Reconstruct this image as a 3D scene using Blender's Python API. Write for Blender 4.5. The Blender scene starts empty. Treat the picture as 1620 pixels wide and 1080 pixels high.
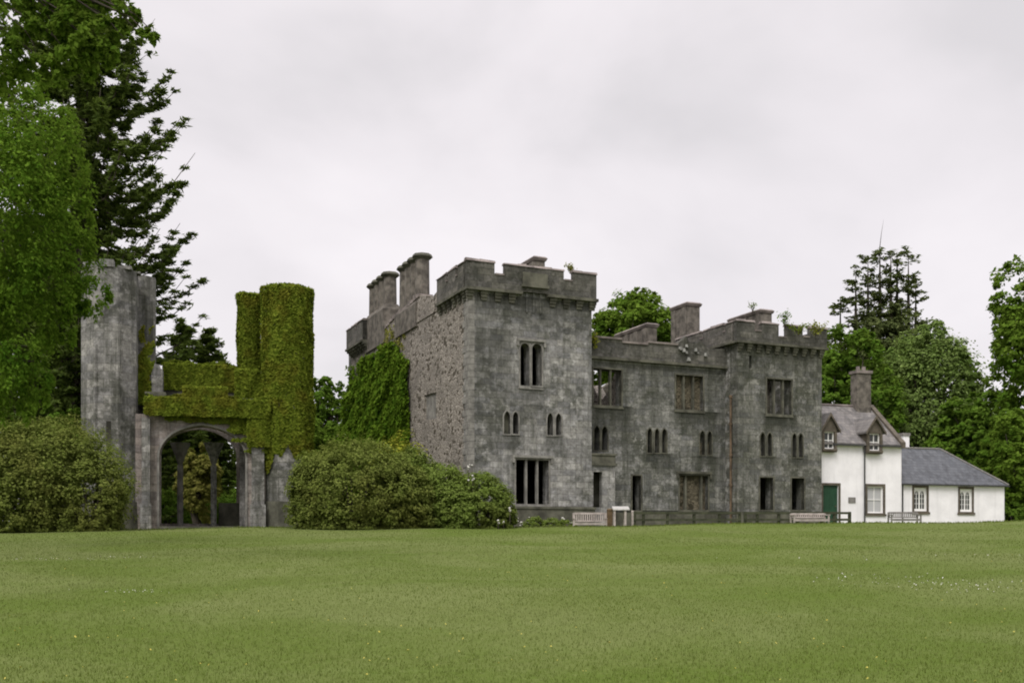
import bpy, bmesh, math, random
import numpy as np
from mathutils import Vector
from mathutils.geometry import tessellate_polygon
S = bpy.context.scene
COL = S.collection
R = math.radians

# ------------------------------------------------------------------ camera, sky, sun, exposure
F, PX0, HOR, ZC = 1640.0, 810.0, 848.0, -0.31      # focal length / horizon in photo pixels, eye height (castle ground = 0)
cam = bpy.data.cameras.new('camera'); cam_o = bpy.data.objects.new('camera', cam); COL.objects.link(cam_o)
cam.sensor_width = 36; cam.lens = 36 * F / 1620; cam.shift_y = (HOR - 540) / 1620
cam.clip_end = 3000; cam.clip_start = 0.1
cam_o.location = (0, 0, ZC); cam_o.rotation_euler = (R(90), 0, 0)
S.camera = cam_o
SUN_EL, SUN_AZ = R(48), R(205)                      # azimuth clockwise from +Y (view direction): behind the camera, a little left
sl = bpy.data.lights.new('sun', 'SUN'); sl.energy = 1.5; sl.angle = R(25); sl.color = (1.0, 0.97, 0.93)
so = bpy.data.objects.new('sun', sl); COL.objects.link(so)
so.rotation_euler = (R(90) - SUN_EL, 0, -SUN_AZ + math.pi)
W = bpy.data.worlds.new('World'); S.world = W; W.use_nodes = True
wn, wl = W.node_tree.nodes, W.node_tree.links
wn.clear()
out = wn.new('ShaderNodeOutputWorld'); sky = wn.new('ShaderNodeTexSky'); sky.sky_type = 'NISHITA'; sky.sun_disc = False
sky.sun_elevation = SUN_EL; sky.sun_rotation = SUN_AZ
b1 = wn.new('ShaderNodeBackground'); b1.inputs[1].default_value = 0.1; wl.new(sky.outputs[0], b1.inputs[0])
b2 = wn.new('ShaderNodeBackground'); b2.inputs[1].default_value = 1.0
tc = wn.new('ShaderNodeTexCoord'); mp = wn.new('ShaderNodeMapping'); mp.inputs['Scale'].default_value = (1, 1, 1.7)
mp.inputs['Location'].default_value = (1.7, 0.55, 0.9)
wl.new(tc.outputs['Generated'], mp.inputs[0])
n1 = wn.new('ShaderNodeTexNoise'); n1.inputs['Scale'].default_value = 2.9; n1.inputs['Detail'].default_value = 5; n1.inputs['Roughness'].default_value = .5
n1.inputs['Distortion'].default_value = .25
wl.new(mp.outputs[0], n1.inputs[0])
cr = wn.new('ShaderNodeValToRGB'); cr.color_ramp.elements[0].position = .33; cr.color_ramp.elements[0].color = (.575, .55, .563, 1)
cr.color_ramp.elements[1].position = .66; cr.color_ramp.elements[1].color = (.735, .697, .713, 1)
e = cr.color_ramp.elements.new(.48); e.color = (.665, .63, .647, 1)
wl.new(n1.outputs[0], cr.inputs[0]); wl.new(cr.outputs[0], b2.inputs[0])
sx = wn.new('ShaderNodeSeparateXYZ'); wl.new(tc.outputs['Generated'], sx.inputs[0])   # overcast sky: brighter towards the zenith
mr = wn.new('ShaderNodeMapRange'); mr.interpolation_type = 'SMOOTHSTEP'; mr.inputs[1].default_value = .42; mr.inputs[2].default_value = 1; mr.inputs[3].default_value = 1.0; mr.inputs[4].default_value = 3.0
wl.new(sx.outputs[2], mr.inputs[0]); wl.new(mr.outputs[0], b2.inputs[1])
mx = wn.new('ShaderNodeMixShader'); mx.inputs[0].default_value = .94
wl.new(b1.outputs[0], mx.inputs[1]); wl.new(b2.outputs[0], mx.inputs[2]); wl.new(mx.outputs[0], out.inputs[0])
S.view_settings.view_transform = 'Standard'; S.view_settings.look = 'None'; S.view_settings.exposure = 0.42; S.view_settings.gamma = 1.0
S.cycles.filter_width = 1.95
S.cycles.max_bounces = 6; S.cycles.transparent_max_bounces = 8

# ------------------------------------------------------------------ helpers
class MB:
    def __init__(s): s.v = []; s.f = []
    def add(s, vs, fs):
        n = len(s.v); s.v += [tuple(p) for p in vs]; s.f += [tuple(i + n for i in f) for f in fs]
    def box(s, x0, x1, y0, y1, z0, z1):
        s.add([(x0,y0,z0),(x1,y0,z0),(x1,y1,z0),(x0,y1,z0),(x0,y0,z1),(x1,y0,z1),(x1,y1,z1),(x0,y1,z1)],
              [(0,3,2,1),(4,5,6,7),(0,1,5,4),(1,2,6,5),(2,3,7,6),(3,0,4,7)])
    def hexa(s, p):                                   # 8 points, bottom 4 then top 4
        s.add(p, [(0,3,2,1),(4,5,6,7),(0,1,5,4),(1,2,6,5),(2,3,7,6),(3,0,4,7)])
    def prism(s, cx, cy, r0, r1, z0, z1, n=8, rot=None, caps=True):
        rot = math.pi / n if rot is None else rot
        vs = [(cx + r * math.cos(rot + 2*math.pi*i/n), cy + r * math.sin(rot + 2*math.pi*i/n), z) for r, z in ((r0,z0),(r1,z1)) for i in range(n)]
        fs = [(i, (i+1) % n, n + (i+1) % n, n + i) for i in range(n)]
        if caps: fs += [tuple(range(n-1, -1, -1)), tuple(range(n, 2*n))]
        s.add(vs, fs)
    def tube(s, pts, rad, n=6):
        base = len(s.v); k = len(pts)
        for i, p in enumerate(pts):
            p = Vector(p); d = (Vector(pts[min(i+1,k-1)]) - Vector(pts[max(i-1,0)])).normalized()
            a = d.cross(Vector((0.31,0.17,0.93)));
            if a.length < .05: a = d.cross(Vector((1,0,0)))
            a.normalize(); b = d.cross(a); r = rad[i] if hasattr(rad, '__len__') else rad
            for j in range(n):
                t = 2*math.pi*j/n; s.v.append(tuple(p + a*(r*math.cos(t)) + b*(r*math.sin(t))))
        for i in range(k-1):
            for j in range(n):
                s.f.append((base+i*n+j, base+i*n+(j+1)%n, base+(i+1)*n+(j+1)%n, base+(i+1)*n+j))
        s.f.append(tuple(base+j for j in range(n-1,-1,-1))); s.f.append(tuple(base+(k-1)*n+j for j in range(n)))
    def panel(s, outer, holes, thick, place):
        polys = [outer] + holes
        flat = [p for pl in polys for p in pl]
        tris = tessellate_polygon([[Vector((a, z, 0)) for a, z in pl] for pl in polys])
        n = len(flat)
        vs = [place(a, 0, z) for a, z in flat] + [place(a, thick, z) for a, z in flat]
        fs = []
        for t in tris: fs += [tuple(t), tuple(i + n for i in reversed(t))]
        o = 0
        for pl in polys:
            m = len(pl)
            for i in range(m):
                j = (i+1) % m; fs.append((o+i, o+j, n+o+j, n+o+i))
            o += m
        s.add(vs, fs)
    def build(s, name, mat, parent=None, smooth=False):
        me = bpy.data.meshes.new(name); me.from_pydata(s.v, [], s.f)
        bm = bmesh.new(); bm.from_mesh(me); bmesh.ops.recalc_face_normals(bm, faces=bm.faces); bm.to_mesh(me); bm.free()
        if smooth: me.polygons.foreach_set('use_smooth', [True]*len(me.polygons))
        return link(name, me, mat, parent)
def link(name, me, mat, parent=None):
    me.materials.append(mat); o = bpy.data.objects.new(name, me); COL.objects.link(o)
    if parent: o.parent = parent
    return o
def tag(o, label=None, cat=None, group=None, kind=None):
    if label: o['label'] = label
    if cat: o['category'] = cat
    if group: o['group'] = group
    if kind: o['kind'] = kind
    return o
def empty(name, loc=(0,0,0), rz=0, label=None, cat=None, group=None):
    o = bpy.data.objects.new(name, None); COL.objects.link(o); o.location = loc; o.rotation_euler = (0,0,rz); o.empty_display_size = .5
    return tag(o, label, cat, group)
def copy_tree(o, parent=None):
    c = o.copy(); COL.objects.link(c)
    if parent: c.parent = parent
    for ch in list(o.children): copy_tree(ch, c)
    return c
def at(px, py, Y): return Vector(((px - PX0) / F * Y, Y, ZC + (HOR - py) / F * Y))

class Frame:                                           # a building's own axes: a along its front, d into it
    def __init__(s, x, y, deg): s.x, s.y, s.t = x, y, R(deg); s.c, s.s = math.cos(s.t), math.sin(s.t)
    def a(s, px, d=0.0):
        k = (px - PX0) / F
        return (k * (s.y + s.c * d) - s.x + s.s * d) / (s.c - k * s.s)
    def d(s, px, a=0.0):
        k = (px - PX0) / F
        return (s.x + s.c * a - k * (s.y + s.s * a)) / (s.s + k * s.c)
    def Y(s, a, d): return s.y + s.s * a + s.c * d
    def z(s, py, a, d): return ZC + (HOR - py) / F * s.Y(a, d)
    def rect(s, x0, x1, y0, y1, d, head=None):
        a0, a1 = s.a(x0, d), s.a(x1, d); am = (a0+a1)/2
        z0, z1 = s.z(y1, am, d), s.z(y0, am, d)
        return opening(a0, a1, z0, z1, head)
def opening(a0, a1, z0, z1, head=None):
    if head is None: return [(a0,z0),(a1,z0),(a1,z1),(a0,z1)]
    w = a1 - a0; am = (a0+a1)/2; h = w * head; pts = [(a0,z0),(a1,z0)]
    for i in range(9):                                 # pointed or round head
        t = i / 8; ang = t * math.pi
        x = am + w/2 * math.cos(ang); y = math.sin(ang) ** .8
        pts.append((x, z1 - h + h * y * (1 if head < .6 else (0.75 + .25*(1-abs(math.cos(ang)))))))
    return pts
def grow(pl, k):
    ca = (min(p[0] for p in pl) + max(p[0] for p in pl))/2; cz = (min(p[1] for p in pl) + max(p[1] for p in pl))/2
    wa = max(p[0] for p in pl) - ca; wz = max(p[1] for p in pl) - cz
    return [(ca + (a-ca)*(wa+k)/wa, cz + (z-cz)*(wz+k)/wz) for a, z in pl]

# ------------------------------------------------------------------ materials
def nt(name):
    m = bpy.data.materials.new(name); m.use_nodes = True; t = m.node_tree; b = t.nodes['Principled BSDF']; return m, t.nodes, t.links, b
def math_n(n, l, op, a, b=None, clamp=False):
    x = n.new('ShaderNodeMath'); x.operation = op; x.use_clamp = clamp
    for i, q in enumerate((a, b)):
        if q is None: continue
        if isinstance(q, (int, float)): x.inputs[i].default_value = q
        else: l.new(q, x.inputs[i])
    return x.outputs[0]
def mixc(n, l, fac, a, b, mode='MIX'):
    x = n.new('ShaderNodeMix'); x.data_type = 'RGBA'; x.blend_type = mode
    for s_, q in ((x.inputs[0], fac), (x.inputs[6], a), (x.inputs[7], b)):
        if isinstance(q, (int, float)): s_.default_value = q
        elif isinstance(q, tuple): s_.default_value = (*q, 1)
        else: l.new(q, s_)
    return x.outputs[2]
def noise(n, l, vec, scale, detail=4, rough=.55, dist=0):
    x = n.new('ShaderNodeTexNoise'); x.inputs['Scale'].default_value = scale; x.inputs['Detail'].default_value = detail
    x.inputs['Roughness'].default_value = rough; x.inputs['Distortion'].default_value = dist
    l.new(vec, x.inputs['Vector']); return x.outputs[0]
def ramp(n, l, fac, lo, hi):
    x = n.new('ShaderNodeMapRange'); x.interpolation_type = 'SMOOTHSTEP'
    x.inputs[1].default_value = lo; x.inputs[2].default_value = hi; l.new(fac, x.inputs[0]); return x.outputs[0]
def axis_vec(n, l, axis, sx=1, sz=1):
    t = n.new('ShaderNodeTexCoord'); s = n.new('ShaderNodeSeparateXYZ'); l.new(t.outputs['Object'], s.inputs[0])
    a = s.outputs[0] if axis == 'a' else s.outputs[1]; o = s.outputs[1] if axis == 'a' else s.outputs[0]
    c = n.new('ShaderNodeCombineXYZ'); l.new(a, c.inputs[0]); l.new(s.outputs[2], c.inputs[1]); l.new(o, c.inputs[2])
    m = n.new('ShaderNodeMapping'); m.inputs['Scale'].default_value = (sx, sz, sx); l.new(c.outputs[0], m.inputs[0])
    return c.outputs[0], m.outputs[0], a, s.outputs[2]
def stone(name, base, dark, light, axis='a', block=(.8,.34), stains=(), dk=(.42,.62), streak=.7, seed=0.0):
    m, n, l, b = nt(name)
    v, vs, a, z = axis_vec(n, l, axis, 1.6, .13)
    off = n.new('ShaderNodeMapping'); off.inputs['Location'].default_value = (seed, seed*.7, seed*.3); l.new(v, off.inputs[0]); v2 = off.outputs[0]
    off2 = n.new('ShaderNodeMapping'); off2.inputs['Location'].default_value = (seed*1.3, 0, seed); l.new(vs, off2.inputs[0])
    big = math_n(n, l, 'MULTIPLY', ramp(n, l, noise(n, l, v2, .36, 9, .72, .5), *dk), .8)
    med = ramp(n, l, noise(n, l, v2, 2.0, 7, .7), .47, .64)
    stk = ramp(n, l, noise(n, l, off2.outputs[0], 1.0, 6, .65), .46, .70)
    fine = noise(n, l, v2, 7, 5, .7)
    spots = ramp(n, l, noise(n, l, v2, 4.2, 6, .7), .53, .64)
    c = mixc(n, l, big, base, dark)
    c = mixc(n, l, math_n(n, l, 'MULTIPLY', spots, .45), c, dark)
    stk2 = ramp(n, l, noise(n, l, off2.outputs[0], 3.2, 6, .7), .48, .7)
    c = mixc(n, l, math_n(n, l, 'MULTIPLY', stk2, streak*.8), c, dark)
    c = mixc(n, l, math_n(n, l, 'MULTIPLY', med, .62), c, light)
    c = mixc(n, l, math_n(n, l, 'MULTIPLY', stk, streak), c, dark)
    for s_ in stains:                                  # damp patches with their own outline below sills and string courses
        a0, a1, zb, zt, k = s_
        f = math_n(n, l, 'MULTIPLY', ramp(n, l, a, a0-.3, a0+.3), ramp(n, l, a, a1+.3, a1-.3)) if False else None
        g1 = n.new('ShaderNodeMapRange'); g1.interpolation_type = 'SMOOTHSTEP'; g1.inputs[1].default_value = (a1-a0)/2 + .35; g1.inputs[2].default_value = (a1-a0)/2 - .35
        l.new(math_n(n, l, 'ABSOLUTE', math_n(n, l, 'SUBTRACT', a, (a0+a1)/2)), g1.inputs[0])
        g2 = n.new('ShaderNodeMapRange'); g2.inputs[1].default_value = zb; g2.inputs[2].default_value = zt; l.new(z, g2.inputs[0])
        g3 = math_n(n, l, 'LESS_THAN', z, zt + .05)
        f = math_n(n, l, 'MULTIPLY', math_n(n, l, 'MULTIPLY', g1.outputs[0], g2.outputs[0]), g3)
        nz = ramp(n, l, noise(n, l, off2.outputs[0], 2.5, 5, .65), .08, .5)
        c = mixc(n, l, math_n(n, l, 'MULTIPLY', math_n(n, l, 'MULTIPLY', f, nz), k), c, tuple(q*.62 for q in dark))
    br = n.new('ShaderNodeTexBrick'); br.offset = .45; br.inputs['Scale'].default_value = 1
    br.inputs['Brick Width'].default_value = block[0]; br.inputs['Row Height'].default_value = block[1]; br.inputs['Mortar Size'].default_value = .022
    br.inputs['Mortar Smooth'].default_value = .6
    br.inputs['Color1'].default_value = (.76,.76,.79,1); br.inputs['Color2'].default_value = (1.22,1.20,1.15,1); br.inputs['Mortar'].default_value = (.74,.73,.69,1)
    wob = n.new('ShaderNodeVectorMath'); wob.operation = 'MULTIPLY_ADD'
    nn = n.new('ShaderNodeTexNoise'); nn.inputs['Scale'].default_value = 1.5; l.new(v2, nn.inputs[0])
    l.new(nn.outputs[1], wob.inputs[0]); wob.inputs[1].default_value = (.07,.05,.05); l.new(v, wob.inputs[2]); l.new(wob.outputs[0], br.inputs[0])
    c = mixc(n, l, .85, c, br.outputs[0], 'MULTIPLY')
    fl = n.new('ShaderNodeMapRange'); fl.inputs[1].default_value = .3; fl.inputs[2].default_value = .72; fl.inputs[3].default_value = .7; fl.inputs[4].default_value = 1.3; l.new(fine, fl.inputs[0])
    cc = n.new('ShaderNodeCombineXYZ'); [l.new(fl.outputs[0], cc.inputs[i]) for i in range(3)]
    c = mixc(n, l, 1.0, c, cc.outputs[0], 'MULTIPLY')
    l.new(c, b.inputs['Base Color']); b.inputs['Roughness'].default_value = .92; b.inputs['Specular IOR Level'].default_value = .2
    bp = n.new('ShaderNodeBump'); bp.inputs['Strength'].default_value = .5; bp.inputs['Distance'].default_value = .03
    h = math_n(n, l, 'SUBTRACT', fine, br.outputs['Fac']); l.new(h, bp.inputs['Height']); l.new(bp.outputs[0], b.inputs['Normal'])
    return m
def rubble(name, base, dark, mortar, axis='a', sc=3.0, seed=0.0, stretch=1.6):
    m, n, l, b = nt(name)
    v, vs, a, z = axis_vec(n, l, axis, 1, stretch)
    off = n.new('ShaderNodeMapping'); off.inputs['Location'].default_value = (seed, seed, seed); l.new(vs, off.inputs[0])
    wob = n.new('ShaderNodeVectorMath'); wob.operation = 'MULTIPLY_ADD'
    nn = n.new('ShaderNodeTexNoise'); nn.inputs['Scale'].default_value = 2.5; nn.inputs['Detail'].default_value = 4; l.new(off.outputs[0], nn.inputs[0])
    l.new(nn.outputs[1], wob.inputs[0]); wob.inputs[1].default_value = (.35,.35,.35); l.new(off.outputs[0], wob.inputs[2])
    vo = n.new('ShaderNodeTexVoronoi'); vo.inputs['Scale'].default_value = sc; l.new(wob.outputs[0], vo.inputs[0])
    ve = n.new('ShaderNodeTexVoronoi'); ve.feature = 'DISTANCE_TO_EDGE'; ve.inputs['Scale'].default_value = sc; l.new(wob.outputs[0], ve.inputs[0])
    sp = n.new('ShaderNodeSeparateColor'); l.new(vo.outputs['Color'], sp.inputs[0])
    c = mixc(n, l, sp.outputs[0], tuple(q*.78 for q in base), tuple(q*1.22 for q in base))
    c = mixc(n, l, math_n(n, l, 'GREATER_THAN', sp.outputs[1], .86), c, dark)
    c = mixc(n, l, ramp(n, l, ve.outputs[0], .085, .03), c, mortar)
    big = ramp(n, l, noise(n, l, off.outputs[0], .5, 6, .6), .42, .68)
    c = mixc(n, l, math_n(n, l, 'MULTIPLY', big, .6), c, tuple(q*.55 for q in base))
    fine = noise(n, l, off.outputs[0], 11, 3, .6)
    fl = n.new('ShaderNodeMapRange'); fl.inputs[1].default_value = .3; fl.inputs[2].default_value = .7; fl.inputs[3].default_value = .7; fl.inputs[4].default_value = 1.25; l.new(fine, fl.inputs[0])
    cc = n.new('ShaderNodeCombineXYZ'); [l.new(fl.outputs[0], cc.inputs[i]) for i in range(3)]
    c = mixc(n, l, 1.0, c, cc.outputs[0], 'MULTIPLY')
    l.new(c, b.inputs['Base Color']); b.inputs['Roughness'].default_value = .95; b.inputs['Specular IOR Level'].default_value = .15
    bp = n.new('ShaderNodeBump'); bp.inputs['Strength'].default_value = .9; bp.inputs['Distance'].default_value = .08
    l.new(math_n(n, l, 'ADD', math_n(n, l, 'MINIMUM', ve.outputs[0], .2), math_n(n, l, 'MULTIPLY', math_n(n, l, 'GREATER_THAN', sp.outputs[1], .73), -.25)), bp.inputs['Height']); l.new(bp.outputs[0], b.inputs['Normal'])
    return m
def plain(name, col, rough=.7, var=.25, scale=3.0, bump=.2, streaks=0):
    m, n, l, b = nt(name)
    t = n.new('ShaderNodeTexCoord'); f = noise(n, l, t.outputs['Object'], scale, 6, .62)
    lo = tuple(q*(1-var) for q in col); hi = tuple(min(.95, q*(1+var)) for q in col)
    c = mixc(n, l, ramp(n, l, f, .3, .7), lo, hi)
    if streaks:
        mpn = n.new('ShaderNodeMapping'); mpn.inputs['Scale'].default_value = (2.5,2.5,.16); l.new(t.outputs['Object'], mpn.inputs[0])
        c = mixc(n, l, math_n(n, l, 'MULTIPLY', ramp(n, l, noise(n, l, mpn.outputs[0], 1.2, 5, .6), .5, .75), streaks), c, tuple(q*.55 for q in col))
    l.new(c, b.inputs['Base Color']); b.inputs['Roughness'].default_value = rough; b.inputs['Specular IOR Level'].default_value = .25
    bp = n.new('ShaderNodeBump'); bp.inputs['Strength'].default_value = bump; bp.inputs['Distance'].default_value = .02
    l.new(noise(n, l, t.outputs['Object'], scale*8, 3, .6), bp.inputs['Height']); l.new(bp.outputs[0], b.inputs['Normal'])
    return m
def slate(name, col, axis='a', bw=.3, rh=.2):
    m, n, l, b = nt(name)
    v, vs, a, z = axis_vec(n, l, axis, 2.2, .3)
    br = n.new('ShaderNodeTexBrick'); br.inputs['Scale'].default_value = 1; br.inputs['Brick Width'].default_value = bw; br.inputs['Row Height'].default_value = rh
    br.inputs['Mortar Size'].default_value = .012; br.inputs['Color1'].default_value = (.75,.75,.77,1); br.inputs['Color2'].default_value = (1.25,1.22,1.2,1); br.inputs['Mortar'].default_value = (.55,.55,.55,1)
    l.new(v, br.inputs[0])
    st = ramp(n, l, noise(n, l, vs, 1.1, 5, .6), .42, .68)
    c = mixc(n, l, st, col, tuple(q*.62 for q in col)); c = mixc(n, l, .9, c, br.outputs[0], 'MULTIPLY')
    c = mixc(n, l, math_n(n, l, 'MULTIPLY', ramp(n, l, noise(n, l, v, 5, 4, .7), .6, .75), .5), c, tuple(q*1.8 for q in col))
    l.new(c, b.inputs['Base Color']); b.inputs['Roughness'].default_value = .7
    return m
def leafm(name, c0, c1, trans=.25, patch=None, pscale=.5):
    m, n, l, b = nt(name); n.remove(b)
    g = n.new('ShaderNodeNewGeometry'); t = n.new('ShaderNodeTexCoord')
    c = mixc(n, l, g.outputs['Random Per Island'], c0, c1)
    if patch: c = mixc(n, l, math_n(n, l, 'MULTIPLY', ramp(n, l, noise(n, l, t.outputs['Object'], pscale, 4, .6), .48, .66), .8), c, patch)
    d = n.new('ShaderNodeBsdfDiffuse'); tr = n.new('ShaderNodeBsdfTranslucent'); mx_ = n.new('ShaderNodeMixShader'); mx_.inputs[0].default_value = trans
    l.new(c, d.inputs[0]); l.new(mixc(n, l, .5, c, (.16,.22,.03)), tr.inputs[0]); l.new(d.outputs[0], mx_.inputs[1]); l.new(tr.outputs[0], mx_.inputs[2])
    l.new(mx_.outputs[0], n['Material Output'].inputs[0]); return m

BASE, DARK, LIGHT = (.250,.245,.235), (.064,.067,.054), (.43,.425,.415)
M = {}
M['bark'] = plain('bark', (.06,.05,.038), .95, .4, 2.0, .6)
M['trim'] = plain('dressed stone', (.195,.187,.168), .9, .35, 2.2, .3, .5)
M['trim_dark'] = plain('mossy dressed stone', (.092,.09,.068), .9, .5, 1.3, .3, .5)
M['lichen_lit'] = plain('lichened and lit stone', (.20,.20,.18), .9, .5, 5, .3)
M['coping'] = plain('weathered coping stone', (.19,.163,.148), .9, .45, 1.2, .3)
M['dark_in'] = plain('shade-toned inner wall', (.05,.048,.036), .95, .5, 1.0, .4)  # interior shade is put into this dark stone colour
M['iron'] = plain('rusty iron', (.14,.10,.065), .85, .6, .6, .3)
M['white'] = plain('white harling', (.82,.80,.81), .9, .07, .9, .5, .16)
M['white_paint'] = plain('white paint', (.78,.77,.74), .5, .05, 3, .05)
M['brown_trim'] = plain('brown painted margin', (.10,.085,.065), .8, .3, 3, .2)
M['slate_g'] = slate('grey brown slate', (.165,.155,.145))
M['slate_d'] = slate('dark blue slate', (.082,.088,.098))
M['green_paint'] = plain('green paint', (.018,.06,.03), .45, .2, 2, .05)
M['wood_pale'] = plain('weathered pale oak', (.36,.32,.29), .85, .25, 6, .3)
M['wood_grey'] = plain('weathered grey oak', (.19,.18,.165), .85, .25, 6, .3)
M['wood_dark'] = plain('mossy dark timber', (.048,.052,.030), .9, .35, 3, .3)
M['wood_brown'] = plain('brown timber', (.11,.075,.04), .85, .3, 4, .3)
M['lead'] = plain('dark paint', (.045,.045,.045), .6, .3, 3, .1)
M['chim'] = plain('rough chimney stone', (.125,.112,.094), .95, .5, 2.4, .7, .3)
m, n, l, b = nt('window glass'); b.inputs['Base Color'].default_value = (.03,.034,.03,1); b.inputs['Roughness'].default_value = .08; M['glass'] = m
m, n, l, b = nt('net curtain glass'); b.inputs['Base Color'].default_value = (.42,.42,.42,1); b.inputs['Roughness'].default_value = .25; M['curtain'] = m
m, n, l, b = nt('panel face'); b.inputs['Base Color'].default_value = (.42,.41,.38,1); b.inputs['Roughness'].default_value = .35; M['panel'] = m
m, n, l, b = nt('yellow petals'); b.inputs['Base Color'].default_value = (.36,.31,.03,1); M['yellow'] = m
m, n, l, b = nt('white petals'); b.inputs['Base Color'].default_value = (.6,.58,.54,1); M['petal'] = m

# ------------------------------------------------------------------ ground: one lawn sheet that climbs to a soft crest before the castle
def crest_z(x):
    px = PX0 + F * np.asarray(x) / 49.0
    py = np.interp(px, [-600, 0, 400, 600, 960, 1200, 1450, 1620, 2400], [838, 837, 835, 834, 832, 829, 826, 823, 815])
    return ZC + (HOR - py) / F * 49.0
def ground(x, y):
    x = np.asarray(x, float); y = np.asarray(y, float); c = crest_z(x); g0 = -1.92 + 0*x
    s = np.clip(y, -30, 49) / 49.0
    z = g0 + (c - g0) * np.where(s > 0, np.power(np.abs(s), .93), s*.9)
    t = np.clip((y - 49) / 2.6, 0, 1); z = np.where(y > 49, c - .2 * t*t*(3-2*t), z)
    t2 = np.clip((y - 64) / 60, 0, 1); z = z + t2 * .8
    z = z + .035*np.sin(x*.31+1.3)*np.sin(y*.23) + .02*np.sin(x*.83+y*.51)
    return z
def gz(x, y): return float(ground(x, y))
def grid_mesh(name, xs, ys):
    X, Y = np.meshgrid(xs, ys); Z = ground(X, Y); nx, ny = len(xs), len(ys)
    vs = np.stack([X, Y, Z], -1).reshape(-1, 3)
    i = np.arange((nx-1)*(ny-1)); r, c = i // (nx-1), i % (nx-1); k = r*nx + c
    fs = np.stack([k, k+1, k+nx+1, k+nx], -1)
    return np_mesh(name, vs, fs)
def np_mesh(name, vs, fs, smooth=True):
    me = bpy.data.meshes.new(name); nv, nf, q = len(vs), len(fs), fs.shape[1]
    me.vertices.add(nv); me.vertices.foreach_set('co', np.ascontiguousarray(vs, np.float32).ravel())
    me.loops.add(nf*q); me.loops.foreach_set('vertex_index', np.ascontiguousarray(fs, np.int32).ravel())
    me.polygons.add(nf); me.polygons.foreach_set('loop_start', np.arange(0, nf*q, q, dtype=np.int32))
    me.polygons.foreach_set('loop_total', np.full(nf, q, np.int32)); me.polygons.foreach_set('use_smooth', np.full(nf, smooth))
    me.update(calc_edges=True); me.validate(); return me
m, n, l, b = nt('mown lawn')
t = n.new('ShaderNodeTexCoord'); V = t.outputs['Object']
mp2 = n.new('ShaderNodeMapping'); mp2.inputs['Scale'].default_value = (.35, 1.0, 1); mp2.inputs['Rotation'].default_value = (0,0,.15); l.new(V, mp2.inputs[0])
A_ = ramp(n, l, noise(n, l, V, .13, 6, .65, .5), .38, .62); B_ = ramp(n, l, noise(n, l, mp2.outputs[0], 1.1, 5, .65), .36, .68)
C_ = noise(n, l, V, 14, 4, .75)
c = mixc(n, l, A_, (.076,.112,.015), (.124,.148,.046)); c = mixc(n, l, math_n(n, l, 'MULTIPLY', B_, .5), c, (.092,.116,.026))
c = mixc(n, l, math_n(n, l, 'MULTIPLY', ramp(n, l, C_, .5, .72), .45), c, (.155,.178,.066)); c = mixc(n, l, math_n(n, l, 'MULTIPLY', ramp(n, l, C_, .5, .3), .5), c, (.07,.11,.016))
l.new(c, b.inputs['Base Color']); b.inputs['Roughness'].default_value = 1; b.inputs['Specular IOR Level'].default_value = .1
bp = n.new('ShaderNodeBump'); bp.inputs['Strength'].default_value = .7; bp.inputs['Distance'].default_value = .05; l.new(C_, bp.inputs['Height']); l.new(bp.outputs[0], b.inputs['Normal'])
M['lawn'] = m
xs = np.concatenate([np.linspace(-600,-50,12)[:-1], np.linspace(-50,50,140), np.linspace(50,600,12)[1:]])
ys = np.concatenate([np.linspace(-60,0,8)[:-1], np.linspace(0,80,130), np.linspace(80,900,14)[1:]])
tag(link('lawn', grid_mesh('lawn', xs, ys), M['lawn']), kind='structure', label='wide mown lawn rising gently to the ruined castle', cat='lawn')
rng = np.random.default_rng(4)
def blades(n_, d0, d1, h, w, seed):
    g = np.random.default_rng(seed)
    y = d0 * (d1/d0) ** g.random(n_); x = (g.random(n_)*2-1) * (y*.56 + 1)
    z = ground(x, y); az = g.random(n_)*math.tau; hh = h*(.5+g.random(n_)); ww = w*(.5+g.random(n_)) * np.clip(y/14, .8, 2.5)
    dx, dy = np.cos(az)*ww/2, np.sin(az)*ww/2; ln = g.normal(0, .35, (n_,2))*hh[:,None]
    v = np.empty((n_,3,3)); v[:,0] = np.stack([x-dx,y-dy,z-.005],-1); v[:,1] = np.stack([x+dx,y+dy,z-.005],-1); v[:,2] = np.stack([x+ln[:,0],y+ln[:,1],z+hh],-1)
    return v.reshape(-1,3)
bv = blades(230000, 7.5, 49, .024, .009, 1)
M['blade'] = leafm('grass blades', (.082,.118,.018), (.132,.156,.048), .25, (.132,.150,.056), .14)
tag(link('grass', np_mesh('grass', bv, np.arange(len(bv)).reshape(-1,3), False), M['blade']), kind='stuff', label='short grass blades and seed heads over the lawn', cat='grass')
fb = blades(9000, 48.2, 50.6, .07, .02, 3)
tag(link('long_grass', np_mesh('long_grass', fb, np.arange(len(fb)).reshape(-1,3), False), M['blade']), kind='stuff', label='longer grass left along the far edge of the lawn', cat='grass')
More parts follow.
